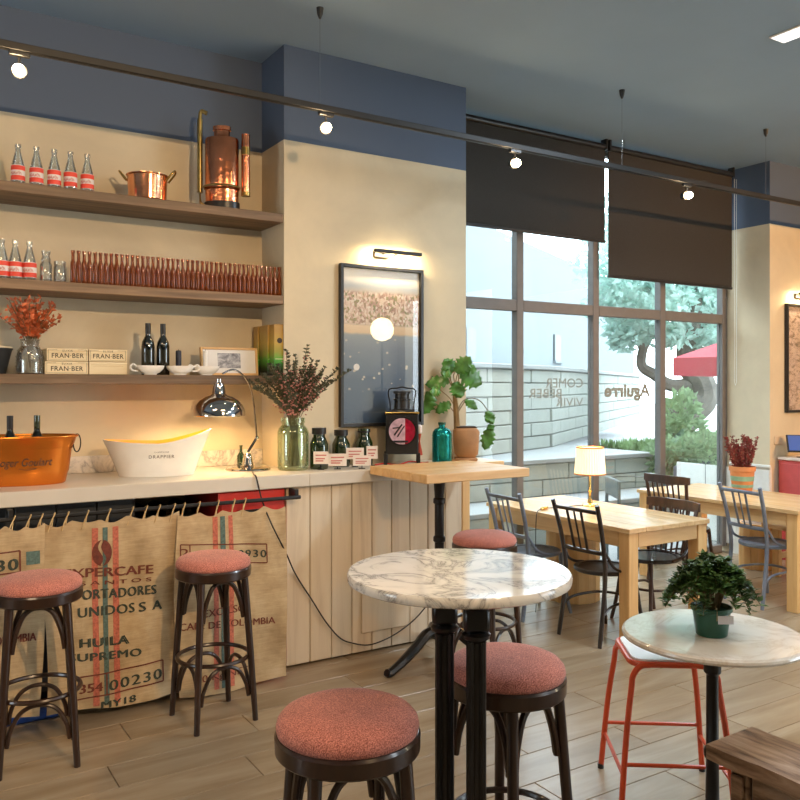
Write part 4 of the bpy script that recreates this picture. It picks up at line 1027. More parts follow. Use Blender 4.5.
# white tub
Yt = 4.66; xt = wx(157, Yt); t = thing('white_wine_tub', 'white boat shaped wine tub with one higher end on the counter', 'wine tub', (xt, Yt, ZT), R(-14))
n = 48; vs = []; fs = []; rows = 12
def ring(k, inset):
    out = []
    for i in range(n):
        a = 2 * PI * i / n; c, s = math.cos(a), math.sin(a)
        top = .195 + (.065 * max(0, c) ** 1.6 + .012 * max(0, -c) ** 2) - .008 * (1 - abs(c))
        z = top * k
        rx = .205 + .085 * k ** 1.1 + (.010 * k * max(0, c)); ry = .105 + .045 * k
        out.append(((rx - inset) * c, (ry - inset) * s, z if not inset else max(z, .02)))
    return out
for j in range(rows + 1): vs += ring(j / rows, 0)
for j in range(rows, 0, -1): vs += ring(j / rows, .006)
tot_ = 2 * rows + 1
for j in range(tot_ - 1):
    for i in range(n): fs.append((j * n + i, j * n + (i + 1) % n, (j + 1) * n + (i + 1) % n, (j + 1) * n + i))
fs.append(tuple(range(n))); fs.append(tuple((tot_ - 1) * n + i for i in range(n)))
MB().add(vs, fs).build('shell', 'white_gloss', t, 50)
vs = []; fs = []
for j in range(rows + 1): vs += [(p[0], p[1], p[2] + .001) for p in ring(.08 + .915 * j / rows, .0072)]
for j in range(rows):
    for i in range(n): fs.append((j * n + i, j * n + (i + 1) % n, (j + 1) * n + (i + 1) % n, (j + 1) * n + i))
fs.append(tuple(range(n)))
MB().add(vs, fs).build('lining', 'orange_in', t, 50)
def tubface(x, y):
    z = .125 + y; k = z / .19; return (x + .02, -(.105 + .045 * k) * math.sqrt(max(0, 1 - ((x + .02) / (.205 + .085 * k)) ** 2)) - .0015, z)
lettering('DRAPPIER', .026, 'ink', t, lambda x, y: tubface(x, y - .012), space=1.25)
lettering('CHAMPAGNE', .011, 'ink', t, lambda x, y: tubface(x, y + .014), space=1.3)
# desk lamp
Yl = 4.66; xl = wx(248, Yl); t = thing('desk_lamp', 'chrome desk lamp with dome shade and curved arm', 'lamp', (xl, Yl, ZT), 0)
MB().lathe([(0, 0), (.132, 0), (.135, .006), (.130, .014), (.11, .018), (.045, .022), (.036, .03), (.03, .06), (.024, .09), (.016, .1), (0, .1)], 36).build('base', 'chrome', t)
ds = dep(xl, Yl) / FPX
def lp(px, py, off=0.0, k=1):   # in the lamp's own plane, facing the room
    return ((px - 248) * ds * .98, -off, hz(py, 248, Yl) - ZT)
jx = lp(257.5, 438)
MB().tube([lp(248, 452), jx], .008, 8).build('joint_link', 'chrome', t)
MB().lathe([(0, -.012), (.011, -.008), (.013, 0), (.011, .008), (0, .012)], 12, jx).build('joint', 'chrome', t)
arm = smooth_path([jx, lp(255, 418, .01), lp(252, 400, .02), lp(247, 384, .03), lp(238, 374, .045), lp(228, 370, .055), lp(217, 374, .065)], 6)
MB().tube(arm, .0055, 8).build('arm', 'chrome', t)
hc = lp(213, 415, .07); top = lp(213, 380, .07); H_ = top[2] - hc[2]
sh = MB().lathe([(0, .113), (.03, .112), (.076, .104), (.108, .084), (.131, .058), (.143, .03), (.147, 0), (.150, .004), (.147, .033), (.135, .063), (.112, .090), (.080, .110), (.048, .120), (.040, .128), (.034, .165), (.026, .19), (.016, .195), (.016, .215), (0, .215)], 36)
sh.build('shade', 'chrome', t, loc=hc)
b = MB().lathe([(0, -.03), (.02, -.022), (.028, 0), (.02, .025), (.013, .04), (0, .045)], 14, (hc[0], hc[1], hc[2] + .05)); b.build('bulb', emit('desk_bulb', (1., .66, .32), 420), t)
tag(MB().lathe([(0, 0), (.022, 0), (.024, .004), (.024, .075), (.009, .1), (.008, .13), (.010, .131), (.010, .14), (0, .14)], 16).build('small_green_bottle', M['bottle_green'], loc=at3(241, 4.80, ZT)), 'small green glass bottle behind the desk lamp base', 'bottle')
# jar with dried flowers
Yj = 4.53; t = thing('glass_flower_jar', 'tall pale green glass jar holding dried sprigs', 'jar', at3(293, Yj, ZT))
MB().lathe([(.085, 0), (.092, .008), (.094, .03), (.094, .225), (.086, .25), (.068, .268), (.068, .28), (.073, .284), (.073, .312), (.069, .312), (.064, .27), (.082, .248), (.090, .22), (.090, .025), (.08, .015), (0, .015)], 32).build('glass', 'green_glass', t)
fl_ = thing('dried_sprigs', 'dried grey green sprigs with pink blossom standing in the glass jar', 'flowers', at3(293, Yj, ZT + .02))
dj = dep(wx(293, Yj), Yj) / FPX; st = MB(); lf = MB(); pk = MB()
def fp(px, py, dy=0.0): return Vector(((px - 293) * dj * 1.02, dy, hz(py, 293, Yj) - ZT - .02))
ends = [(304, 346), (300, 372), (289, 365), (281, 352), (274, 368), (318, 375), (334, 381), (326, 368), (250, 388), (256, 380), (246, 382), (266, 392), (310, 360), (296, 356), (322, 384), (262, 375), (312, 380), (285, 376), (340, 368), (352, 370)] + [(random.uniform(266, 322), random.uniform(362, 404)) for _ in range(22)]
for i, (px, py) in enumerate(ends):
    dy = random.uniform(-.07, .03); tip = fp(px, py, dy); nk = fp(293 + (px - 293) * .12, 417, dy * .3); bs = Vector((random.uniform(-.04, .04), random.uniform(-.03, .03), .0))
    mid = nk + (tip - nk) * .5 + Vector((0, 0, .03 if px > 320 or px < 265 else .0)); sp_ = smooth_path([bs, nk, mid, tip], 10); st.tube(sp_, .0022, 4)
    for q in range(12, len(sp_)):
        for rep in range(5):
            p = Vector(sp_[q]) + Vector((random.uniform(-.004, .004),) * 3); a = random.uniform(0, 2 * PI)
            lf.leaf(p, (math.cos(a), math.sin(a) * .7, random.uniform(.1, 1)), (random.random(), .3, random.random()), random.uniform(.016, .030), .012)
    if 270 < px < 335:
        for q in range(30):
            p = Vector(sp_[random.randint(14, len(sp_) - 3)]) + Vector((random.gauss(0, .016), random.gauss(0, .012), random.gauss(0, .016)))
            pk.leaf(p, (random.uniform(-1, 1), random.uniform(-1, 1), random.uniform(-1, 1)), (random.random(), .4, random.random()), .016, .012)
st.build('stems', 'stem', fl_)['kind'] = 'stuff'
lf.build('leaves', 'leaf_grey', fl_, 0, recalc=False)['kind'] = 'stuff'; pk.build('blossoms', 'pink_flower', fl_, 0, recalc=False)['kind'] = 'stuff'
# green jars and cards
def gjar(px, Y, h, label, cap=True):
    t = thing('green_glass_jar', label, 'jar', at3(px, Y, ZT))
    MB().lathe([(0, 0), (.052, 0), (.056, .006), (.056, h * .62), (.042, h * .76), (.036, h * .80), (.036, h * .9), (.040, h * .9), (.040, h), (.034, h), (.032, h * .82), (.05, h * .6), (.05, .01), (0, .01)], 24).build('glass', 'bottle_green', t)
    if cap: MB().lathe([(.041, h * .86), (.044, h * .865), (.044, h + .004), (0, h + .006)], 24).build('lid', 'black', t)
    else: MB().lathe([(.0405, h * .9), (.042, h * .91), (.042, h * .93), (.0405, h * .94)], 24).build('wire_ring', 'iron', t)
    return t
gjar(319, 4.50, .245, 'green glass jar with black lid next to the flower jar'); gjar(341, 4.55, .225, 'green glass jar behind the paper cards, middle one of three'); gjar(364, 4.58, .23, 'green glass jar beside the black lantern', False)
def card(px, Y, w, h, z, rz, label):
    t = thing('paper_card', label, 'card', at3(px, Y, ZT), rz)
    MB().box(-w / 2, w / 2, -.001, .001, z, z + h).build('sheet', 'paper', t, 0)
    MB().tube([(0, .02, .003), (0, .004, .004), (0, .0035, z + .012)], .003, 6).tube([(-.02, .004, .003), (.02, .004, .003)], .003, 6).build('clip_stand', 'iron', t)
    for i, s in enumerate((.65, .38, .2)):
        MB().box(-w * .36, w * (.36 - .1 * i), -.0016, -.0011, z + h * s, z + h * (s + .10)).build('printed_line', 'ink_pink', t, 0)
    return t
card(321, 4.43, .09, .075, .035, R(-30), 'pinkish paper card before the jar with black lid')
card(337.5, 4.40, .11, .075, .02, R(-28), 'pinkish paper card on a clip before the middle jar')
card(355, 4.46, .11, .07, .05, R(-26), 'pinkish paper card behind the front cards')
card(362, 4.345, .11, .062, .02, R(-24), 'pinkish paper card foremost at the wooden table edge')
card(372, 4.48, .07, .08, .045, R(-26), 'pinkish paper card next to the black lantern')
# railway lantern
Yn = 4.50; t = thing('railway_lantern', 'black metal railway lantern with round pink and red lens', 'lantern', at3(402, Yn, ZT), R(-32))
w = .105
MB().box(-w, w, -.085, .085, .068, .325, .006).build('body', 'black', t, 0)
MB().box(-w - .006, w + .006, -.09, .09, .325, .337, .004).build('roof_plate', 'brass', t, 0)
MB().lathe([(.085, .337), (.07, .35), (.052, .356), (.050, .41), (.056, .413), (.056, .421), (.046, .424), (.046, .452), (.056, .455), (.056, .470), (0, .474)], 28).build('chimney', 'black', t)
MB().tube(smooth_path([(-.075, 0, .34), (-.078, 0, .40), (-.088, 0, .45), (-.080, 0, .483), (-.03, 0, .49), (0, 0, .497), (.03, 0, .49), (.080, 0, .483), (.088, 0, .45), (.078, 0, .40), (.075, 0, .34)], 4), .004, 6).build('bail_handle', 'iron', t)
for sx in (-1, 1):
    for sy in (-1, 1): MB().box(sx * w - .012, sx * w + .012, sy * .07 - .012, sy * .07 + .012, 0, .075, .003).build('foot', 'black', t, 0)
MB().tube([(0, -.096, .215), (0, -.085, .215)], .095, 32).build('bezel', 'iron', t)
vsx = lambda a, r: (r * math.cos(a), -.0975, .215 + r * math.sin(a))
def disc(aa, bb, r, mat, e=0.0, lens=.0):
    pts = [(0.02, -.0975 - e, .215)] + [(r * math.cos(aa + (bb - aa) * i / 20), -.0975 - e, .215 + r * math.sin(aa + (bb - aa) * i / 20)) for i in range(21)]
    return MB().add(pts, [(0, i, i + 1) for i in range(1, 21)]).build('lens', mat, t, 0)
disc(-1.35, 1.35, .084, plain('red_lens', (.35, .01, .035), .08, var=.4, vs_=25)); disc(1.35, 2 * PI - 1.35, .084, plain('pink_lens', (.56, .38, .46), .08, var=.3, vs_=30))
for (x0_, z0_, x1_, z1_, w_) in ((-.05, .19, .0, .26, .005), (-.03, .18, .015, .25, .004), (-.06, .235, -.01, .24, .004), (-.055, .15, .04, .15, .006)):
    MB().tube([(x0_, -.0985, z0_), (x1_, -.0985, z1_)], w_, 4).build('reflector_bar', 'black', t)
t = thing('paper_tassel', 'red hourglass tassel with pale top hanging by the lantern', 'ornament', at3(419.5, 4.40, ZT + .06), R(-32))
MB().lathe([(.020, 0), (.018, .02), (.006, .075), (.004, .09), (.012, .135), (.0, .14)], 8).build('tassel', plain('rust_red_paper', (.40, .05, .02), .7), t)
MB().lathe([(.010, .138), (.017, .15), (.017, .185), (.008, .195), (0, .197)], 10).build('pale_top', 'label_white', t)
MB().tube([(0, 0, .19), (0, .02, .225)], .0015, 4).build('thread', 'cable', t)
tag(MB().tube(smooth_path([at3(375, 4.48, ZT + .005), at3(385, 4.50, ZT + .008), at3(398, 4.40, ZT + .006), at3(410, 4.42, ZT + .02), at3(423, 4.40, ZT + .008), at3(428, 4.45, ZT + .006)], 5), .0045, 6).build('red_black_cord', 'red_cab'), 'thin red cord lying under the lantern', 'cord')
# teal bottle
Ye = 4.40; t = thing('teal_bottle', 'ribbed teal metallic bottle beside the terracotta pot', 'bottle', at3(442, Ye, ZT))
pr = [(0, 0), (.058, 0), (.064, .008)]
for i in range(12): pr += [(.064, .012 + i * .0145), (.0665, .018 + i * .0145)]
pr += [(.064, .19), (.060, .205), (.048, .222), (.026, .232), (.020, .235), (.020, .250), (.024, .252), (.024, .262), (0, .262)]
MB().lathe(pr, 32).build('body', 'teal', t, 50)
MB().lathe([(.0245, .250), (.026, .252), (.026, .266), (0, .268)], 20).build('cap', 'green_pot', t)

# terracotta pot with big-leaved plant on the ledge
Yt = 4.50; px0 = 466; zl = 1.1165; xp = wx(px0, Yt)
t = thing('terracotta_planter', 'square terracotta planter on a saucer at the end of the bar', 'planter', (xp, Yt, zl - .003), R(-32))
MB().box(-.075, .075, -.075, .075, 0, .022, .012).build('saucer', 'terracotta', t, 45)
b = MB().box(-.088, .088, -.088, .088, .022, .225, .024); 
b.v = [(v[0] * (.86 + .14 * (v[2] - .02) / .2), v[1] * (.86 + .14 * (v[2] - .02) / .2), v[2]) for v in b.v]
b.build('pot', 'terracotta', t, 45)
MB().box(-.070, .070, -.070, .070, .2255, .232, .003).build('soil', 'soil', t, 0)
p = thing('leafy_plant', 'green plant with big lobed leaves growing in the terracotta planter', 'plant', (xp, Yt, zl + .225), 0)
dpp = dep(xp, Yt) / FPX; rx, ry = _R
def pp(px, py, d=0.0):    # across the sight line, d metres nearer the room
    w = (px - px0) * dpp; return Vector((w * rx - d * _F[0], w * ry - d * _F[1], hz(py, px0, Yt) - zl - .225))
MB().tube(smooth_path([pp(457, 429), pp(456, 410), pp(455, 398), pp(454, 385)], 5), [.022 - .0006 * i for i in range(16)], 8).build('trunk', 'plant_stem', p)
def bigleaf(base, tip, width, sag, name='leaf', lobes=5, nrm=None):
    base, tip = Vector(base), Vector(tip); d = tip - base; Lh = d.length; d.normalize()
    f = nrm or Vector((-_F[0], -_F[1], .55)); sd = d.cross(f).normalized(); up = sd.cross(d).normalized()
    n = 14; vs = []; fs = []
    for i in range(n + 1):
        k = i / n; w = 1.3 * width * (math.sin(PI * min(1, k * .93 + .07)) ** .75) * (1 + .26 * math.sin(k * lobes * 2 * PI)) * .5
        c = base + d * Lh * k + up * (-sag * k * k + .0) 
        if i == n: w = .001
        for s, q in ((-1, 1), (-.5, .5), (0, 0), (.5, .5), (1, 1)): vs.append(c + sd * w * s + up * (.10 * w * q * (1 if abs(s) < 1 else -1.4) + .006 * math.sin(9 * k + s * 3)))
    for i in range(n):
        for j in range(4): a = i * 5 + j; fs.append((a, a + 1, a + 6, a + 5))
    return MB().add(vs, fs).build(name, 'leaf', p, 60, recalc=False)
leaves = [((452, 384), (446, 366), (454, 372), (444, 359), .085, .0), ((455, 385), (460, 364), (461, 372), (482, 383), .12, .02), ((455, 386), (452, 366), (455, 372), (470, 357), .09, .0),
          ((454, 390), (447, 379), (449, 380), (425, 383), .075, .02), ((455, 396), (452, 384), (455, 382), (461, 398), .085, .0), ((454, 405), (444, 391), (440, 390), (429, 393), .06, .0),
          ((441, 390), (434, 393), (430, 392), (423, 414), .10, .01), ((454, 412), (446, 402), (450, 402), (435, 412), .06, .01), ((458, 412), (466, 400), (465, 400), (477, 408), .05, .01),
          ((455, 386), (462, 376), (458, 368), (476, 368), .09, .01), ((453, 388), (448, 372), (450, 371), (441, 375), .07, .0)]
for i, (b0, b1, l0, l1, w, sg) in enumerate(leaves):
    dd = .02 * (i % 3)
    MB().tube(smooth_path([pp(*b0), (pp(*b0) + pp(*b1, dd)) / 2 + Vector((0, 0, .004)), pp(*l0, dd)], 4), .0035, 6).build('leaf_stalk', 'plant_stem', p)
    bigleaf(pp(*l0, dd), pp(*l1, dd + .02), w, sg)
MB().tube(smooth_path([pp(457, 412), pp(463, 401), pp(472, 398), pp(480, 401), pp(486, 408), pp(489, 416), pp(491, 427)], 6), .003, 6).build('trailing_stalk', 'stem', p)
bigleaf(pp(487, 411), pp(493, 424, .02), .055, .0); bigleaf(pp(490, 422), pp(485, 419, .02), .03, .0); bigleaf(pp(491, 427), pp(484, 450, .03), .07, .0); bigleaf(pp(489, 424), pp(493, 430, .02), .04, 0.)

# ================================================================== WALL PICTURES
Yf = YP - .001
def framed(x0, x1, z0, z1, label, print_mat, fr='black', depth=.035, fw=.022):
    t = thing('framed_poster', label, 'picture', ((x0 + x1) / 2, Yf, z0)); w = (x1 - x0) / 2; h = z1 - z0
    for s in (-1, 1): MB().box(s * w, s * (w - fw), -depth, 0, 0, h, .002).build('frame_side', fr, t, 0)
    MB().box(-w + fw, w - fw, -depth, 0, 0, fw, .002).build('frame_rail', fr, t, 0); MB().box(-w + fw, w - fw, -depth, 0, h - fw, h, .002).build('frame_rail', fr, t, 0)
    MB().box(-w + fw, w - fw, -.010, -.002, fw, h - fw).build('print', print_mat, t, 0)
    MB().box(-w + fw, w - fw, -.016, -.013, fw, h - fw).build('glass', 'pic_glass', t, 0)
    return t
t = framed(2.452, 3.085, 1.357, 2.403, 'tall black framed print of a town above a bay with boats', 'poster')
MB().tube([(-.19, -.0105, .385), (-.19, -.0112, .385)], .022, 20).build('white_disc', 'mat_white', t)  # small flat white disc lying on the print
t = framed(7.21, 7.9, 1.37, 2.40, 'black framed sepia print on the warm wall by the red stand', 'sepia_photo')
def piclight(x0, x1, z, label):
    t = thing('picture_light', label, 'lamp', ((x0 + x1) / 2, YP - .001, z)); w = (x1 - x0) / 2
    MB().box(-w * .75, -w * .1, -.03, 0, -.012, .03, .003).build('wall_plate', 'track', t, 0)
    MB().tube([(-w * .4, -.02, .012), (-w * .4, -.10, .02)], .008, 8).build('arm', 'track', t); MB().tube([(w * .1, -.02, .008), (w * .1, -.10, .02)], .006, 8).build('arm', 'track', t)
    MB().box(-w, w, -.115, -.085, .005, .028, .004).build('bar', 'track', t, 0)
    MB().box(-w * .97, w * .97, -.0848, -.0832, .007, .022).build('led_strip', 'led', t, 0)
    la = bpy.data.lights.new('picture_lamp', 'AREA'); la.shape = 'RECTANGLE'; la.size = 2 * w; la.size_y = .02; la.energy = 7; la.color = (1, .74, .42)
    lo = bpy.data.objects.new('picture_lamp', la); C.objects.link(lo); lo.parent = t; lo.location = (0, -.078, .012); lo.rotation_euler = (R(40), 0, 0)
    return t
piclight(2.66, 3.02, 2.475, 'slim bronze picture light above the bay print'); piclight(7.30, 7.75, 2.47, 'slim bronze picture light above the sepia print')

# ================================================================== TABLES
# high pine table at the bar
t = thing('high_pine_table', 'high square pine table on a black iron pedestal at the bar', 'table', (2.835, 3.975, 0))
for i in range(4): MB().box(-.365, .365, -.305 + i * .1525, -.305 + (i + 1) * .1525 - .0015, 1.09, 1.14, .004).build('top_plank', 'pine_x', t, 0)
MB().box(-.19, .05, -.12, .12, 1.075, 1.0895, .004).build('mount_plate', 'iron', t, 0)
def column(n_r=.028, z0=.14, z1=1.075):
    pr = [(.0, z0), (n_r * 1.9, z0), (n_r * 1.9, z0 + .03), (n_r * 1.2, z0 + .05)]
    for f in (.33, .62, .86):
        z = z0 + (z1 - z0) * f; pr += [(n_r, z - .02), (n_r * 1.3, z - .012), (n_r * 1.3, z + .012), (n_r, z + .02)]
    return pr + [(n_r * 1.2, z1 - .03), (n_r * 1.6, z1), (0, z1)]
MB().lathe(column(), 16, (-.068, 0, 0)).build('column', 'iron', t)
def claw(t, ang, L_=.42, h=.17, r=.03):
    c, s = math.cos(ang), math.sin(ang)
    pr = [(.02, h), (.10, h + .01), (L_ * .45, h * .72), (L_ * .68, h * .40), (L_ * .86, .035), (L_ * .95, .022), (L_, .030)]
    sp_ = smooth_path([(c * a, s * a, z) for a, z in pr], 5); m = len(sp_)
    return MB().tube(sp_, [r * (1.15 - .45 * i / m) if i < m - 4 else r * .72 for i in range(m)], 8).build('claw_foot', 'iron', t)
for a in (191, 311, 71): claw(t, R(a)).location = (-.068, 0, 0)
# marble bar table
t = thing('marble_bar_table', 'high round veined marble table on two black iron columns', 'table', (1.293, 1.767, 0), -YAW)
MB().lathe([(0, 1.103), (.287, 1.103), (.295, 1.107), (.297, 1.112), (.297, 1.124), (.293, 1.13), (0, 1.13)], 72).build('top', 'marble_bar', t)
for dx, dy in ((-.036, .035), (.043, -.035)):
    MB().lathe([(0, .06), (.045, .06), (.045, .10), (.024, .12), (.020, .95), (.03, .96), (0, .96)], 14, (dx, dy, 0)).build('column', 'iron', t)
    for k in range(4):
        a = 2 * PI * k / 4 + PI / 4; MB().tube([(dx + .022 * math.cos(a), dy + .022 * math.sin(a), .12), (dx + .022 * math.cos(a), dy + .022 * math.sin(a), .955)], .0095, 8).build('flute', 'iron', t)
    MB().lathe([(.026, .955), (.036, .962), (.038, .972), (.030, .98), (0, .981)], 16, (dx, dy, 0)).build('neck_ring', 'iron', t)
    MB().box(dx - .034, dx + .034, dy - .03, dy + .03, .98, 1.045, .008).build('capital', 'iron', t, 40)
    MB().lathe([(.034, 1.045), (.044, 1.055), (.044, 1.064), (.032, 1.07), (.042, 1.0795), (0, 1.08)], 16, (dx, dy, 0)).build('cap_ring', 'iron', t)
MB().box(-.20, .20, -.022, .022, 1.0805, 1.1025, .004).build('top_bracket', 'iron', t, 0); MB().box(-.022, .022, -.20, -.0225, 1.0805, 1.1025, .004).build('top_bracket', 'iron', t, 0); MB().box(-.022, .022, .0225, .20, 1.0805, 1.1025, .004).build('top_bracket', 'iron', t, 0)
MB().box(-.10, .10, -.08, .08, .03, .06, .01).build('base_plate', 'iron', t, 40)
for a in (70, 160, 215, 325): claw(t, R(a), .25, .045, .02)
# small marble table
XT, YT = 2.478, 1.872
t = thing('small_marble_table', 'low round cream marble table on a black iron column', 'table', (XT, YT, 0))
MB().lathe([(0, .725), (.298, .725), (.307, .729), (.31, .736), (.308, .744), (.30, .75), (0, .75)], 72).build('top', 'marble_small', t)
MB().lathe([(0, .07), (.05, .07), (.05, .10), (.03, .13), (.024, .15), (.022, .30), (.030, .315), (.030, .335), (.022, .35), (.021, .60), (.030, .61), (.030, .64), (.022, .65), (.03, .70), (.06, .715), (.06, .7245), (0, .7245)], 16).build('column', 'iron', t)
for a in (35, 150, 215, 325): claw(t, R(a), .24, .09, .022)
# pine dining tables
def pine_table(x0, x1, y0, y1, z, label):
    t = thing('pine_table', label, 'table', ((x0 + x1) / 2, (y0 + y1) / 2, 0)); w, l = (x1 - x0) / 2, (y1 - y0) / 2
    n = 5
    for i in range(n): MB().box(-w + 2 * w * i / n + .0006, -w + 2 * w * (i + 1) / n - .0006, -l, l, z - .03, z, .003).build('top_plank', 'pine', t, 0)
    for sx in (-1, 1):
        for sy in (-1, 1): MB().box(sx * (w - .015), sx * (w - .10), sy * (l - .015), sy * (l - .10), 0, z - .031, .004).build('leg', 'pine_leg', t, 0)
        MB().box(sx * (w - .02), sx * (w - .045), -l + .106, l - .106, z - .125, z - .031, .003).build('side_apron', 'pine', t, 0)
    for sy in (-1, 1): MB().box(-w + .106, w - .106, sy * (l - .02), sy * (l - .045), z - .125, z - .031, .003).build('end_apron', 'pine_x', t, 0)
    return t
pine_table(3.885, 4.655, 3.535, 4.96, .735, 'pale pine table carrying the little lit table lamp')
pine_table(5.475, 6.30, 3.425, 4.90, .735, 'pale pine table carrying the heather pot by the pier')
def drum(x, y, r, h, label):
    t = thing('wooden_drum', label, 'drum', (x, y, 0)); n = 16
    MB().lathe([(0, .004), (r - .02, .004), (r - .02, h - .002), (0, h - .002)], 32).build('core', 'rustic', t)
    for i in range(n):
        a = 2 * PI * i / n; o = MB().box(-.022, 0, -r * PI / n + .001, r * PI / n - .001, 0, h, .003).build('stave', 'pine_leg', t, 0, (r * math.cos(a), r * math.sin(a), 0), a)
    return t
drum(4.46, 4.62, .20, .60, 'round drum of pine staves under the lamp table'); drum(6.62, 4.52, .16, .40, 'round drum of pine staves beside the red stand')
# pine bench beyond the far table
t = thing('pine_bench', 'pine bench behind the heather table', 'bench', (6.52, 4.05, 0))
MB().box(-.14, .14, -.62, .28, .405, .45, .004).build('seat', 'pine', t, 0)
for sy in (-.50, .16):
    for sx in (-1, 1): MB().box(sx * .12, sx * .07, sy - .03, sy + .03, 0, .404, .004).build('leg', 'pine_leg', t, 0)
    MB().box(-.069, .069, sy - .015, sy + .015, .15, .20, .003).build('stretcher', 'pine_x', t, 0)

# ================================================================== STOOLS
def make_stool(label):
    t = thing('bar_stool', label, 'stool', (0, 0, 0), 0, 'bentwood bar stools')
    MB().lathe([(.150, .695), (.176, .692), (.182, .698), (.183, .735), (.178, .742), (.168, .744), (.150, .738)], 48).build('seat_frame', 'bent', t)
    pr = [(.0, .72), (.168, .738), (.177, .745), (.1795, .757), (.176, .772), (.165, .785), (.145, .794), (.11, .801), (.06, .805), (0, .806)]
    MB().lathe(pr, 48).build('cushion', 'cushion', t, 80)
    r0, r1 = .158, .213
    for k in range(4):
        a = PI / 4 + k * PI / 2; c, s = math.cos(a), math.sin(a)
        MB().tube([(c * r0, s * r0, .694), (c * (r0 * .45 + r1 * .55), s * (r0 * .45 + r1 * .55), .33), (c * r1, s * r1, 0)], [.0175, .0165, .0135], 12).build('leg', 'bent', t)
    def rl(z): return r0 + (r1 - r0) * (1 - z / .694)
    for k in range(4):
        a0 = PI / 4 + k * PI / 2; am = a0 + PI / 4; a1 = a0 + PI / 2
        def pt(a, z, ins, chord=True):
            # straight across between two neighbouring legs
            r = (rl(z) - ins) * (math.cos(PI / 4) / math.cos(a - am))
            return (r * math.cos(a), r * math.sin(a), z)
        up = [pt(a0 + .05, .50, .012), pt(a0 + .10, .57, .01), pt(a0 + .26, .645, .008), pt(a0 + .50, .676, .006), pt(am, .682, .004), pt(a1 - .50, .676, .006), pt(a1 - .26, .645, .008), pt(a1 - .10, .57, .01), pt(a1 - .05, .50, .012)]
        MB().tube(smooth_path(up, 4), .011, 8).build('arch_brace', 'bent', t)
        lo = [pt(a0 + .05, .12, .014), pt(a0 + .09, .18, .012), pt(a0 + .25, .245, .01), pt(a0 + .50, .272, .01), pt(am, .278, .01), pt(a1 - .50, .272, .01), pt(a1 - .25, .245, .01), pt(a1 - .09, .18, .012), pt(a1 - .05, .12, .014)]
        MB().tube(smooth_path(lo, 4), .0095, 8).build('lower_arch', 'bent', t)
    rr = rl(.305) - .018
    MB().tube([(rr * math.cos(2 * PI * i / 36), rr * math.sin(2 * PI * i / 36), .305) for i in range(36)], .0105, 8, closed=True).build('foot_ring', 'bent', t)
    return t
s0 = make_stool('dark bentwood stool with rust cushion before the striped sack by the red cabinet')
s0.location = (1.36, 3.885, 0); s0.rotation_euler = (0, 0, R(5))
dup(s0, (.565, 3.86, 0), R(-8), 'dark bentwood stool with rust cushion before the bean emblem sack')
o = dup(s0, (1.003, 1.85, 0), R(-12), 'dark bentwood stool with pink tweed cushion left of the iron columns, an arch facing out'); o.scale = (1.02, 1.02, 1.0)
dup(s0, (1.605, 1.95, 0), R(12), 'dark bentwood stool with pink tweed cushion tucked beside the iron columns')
dup(s0, (2.845, 3.645, 0), R(20), 'dark bentwood stool with rust cushion at the high pine table')

# red metal stool
t = thing('red_metal_stool', 'red tubular metal stool with white seat under the small marble table', 'stool', (2.62, 2.205, 0), R(-36))
q = .158; z = .565; cr = .05
def rrect(h, z, cr, n=5):
    out = []
    for (sx, sy, a0) in ((1, 1, 0), (-1, 1, 90), (-1, -1, 180), (1, -1, 270)):
        for i in range(n + 1):
            a = R(a0 + 90 * i / n); out.append((sx * (h - cr) + cr * math.cos(a), sy * (h - cr) + cr * math.sin(a), z))
    return out
MB().tube(rrect(q, z, cr), .0115, 10, closed=True).build('seat_ring', 'red_paint', t)
pts = rrect(q - .008, 0, cr)
MB().prism([(p[0], p[1]) for p in pts], 'z', z + .004, z + .017).build('seat', 'white_seat', t, 30)
for sx in (-1, 1):
    for sy in (-1, 1):
        MB().tube(smooth_path([(sx * .09, sy * .158, z - .001), (sx * .128, sy * .162, z - .006), (sx * .155, sy * .166, z - .04), (sx * .162, sy * .168, z - .09), (sx * .185, sy * .188, .30), (sx * .21, sy * .21, .006)], 4), .0115, 10).build('leg', 'red_paint', t)
        MB().lathe([(.013, 0), (.0135, .02), (0, .021)], 10, (sx * .2105, sy * .2105, 0)).build('foot_cap', 'black', t)
for s in (-1, 1):
    MB().tube([(-.193, s * .195, .20), (.193, s * .195, .20)], .008, 8).build('rail', 'red_paint', t); MB().tube([(s * .196, -.19, .155), (s * .196, .19, .155)], .008, 8).build('rail', 'red_paint', t)

# rustic bench in the corner
t = thing('rustic_bench', 'dark weathered solid wood bench with split grain', 'bench', (2.315, .95, 0), R(1.5))
poly = []
for i in range(25): poly.append((-.122 + .004 * math.sin(i * 1.9) + .003 * math.sin(i * .7), -.72 + 1.44 * i / 24))
for i in range(25): poly.append((.118 + .004 * math.sin(i * 2.3 + 1), .72 - 1.44 * i / 24))
MB().prism(poly, 'z', .455, .50).build('seat', 'rustic', t, 25)
for sy in (-1, 1):
    MB().box(-.10, .10, sy * .62 - .03, sy * .62 + .03, 0, .4545, .006).build('end_panel', 'rustic', t, 0)
    MB().box(-.115, -.1005, sy * .62 - .02, sy * .62 + .02, .12, .44, .004).build('carved_cleat', 'rustic', t, 0)
MB().box(-.09, -.065, -.585, .585, .34, .454, .004).build('apron', 'rustic', t, 0); MB().box(.065, .09, -.585, .585, .34, .454, .004).build('apron', 'rustic', t, 0)

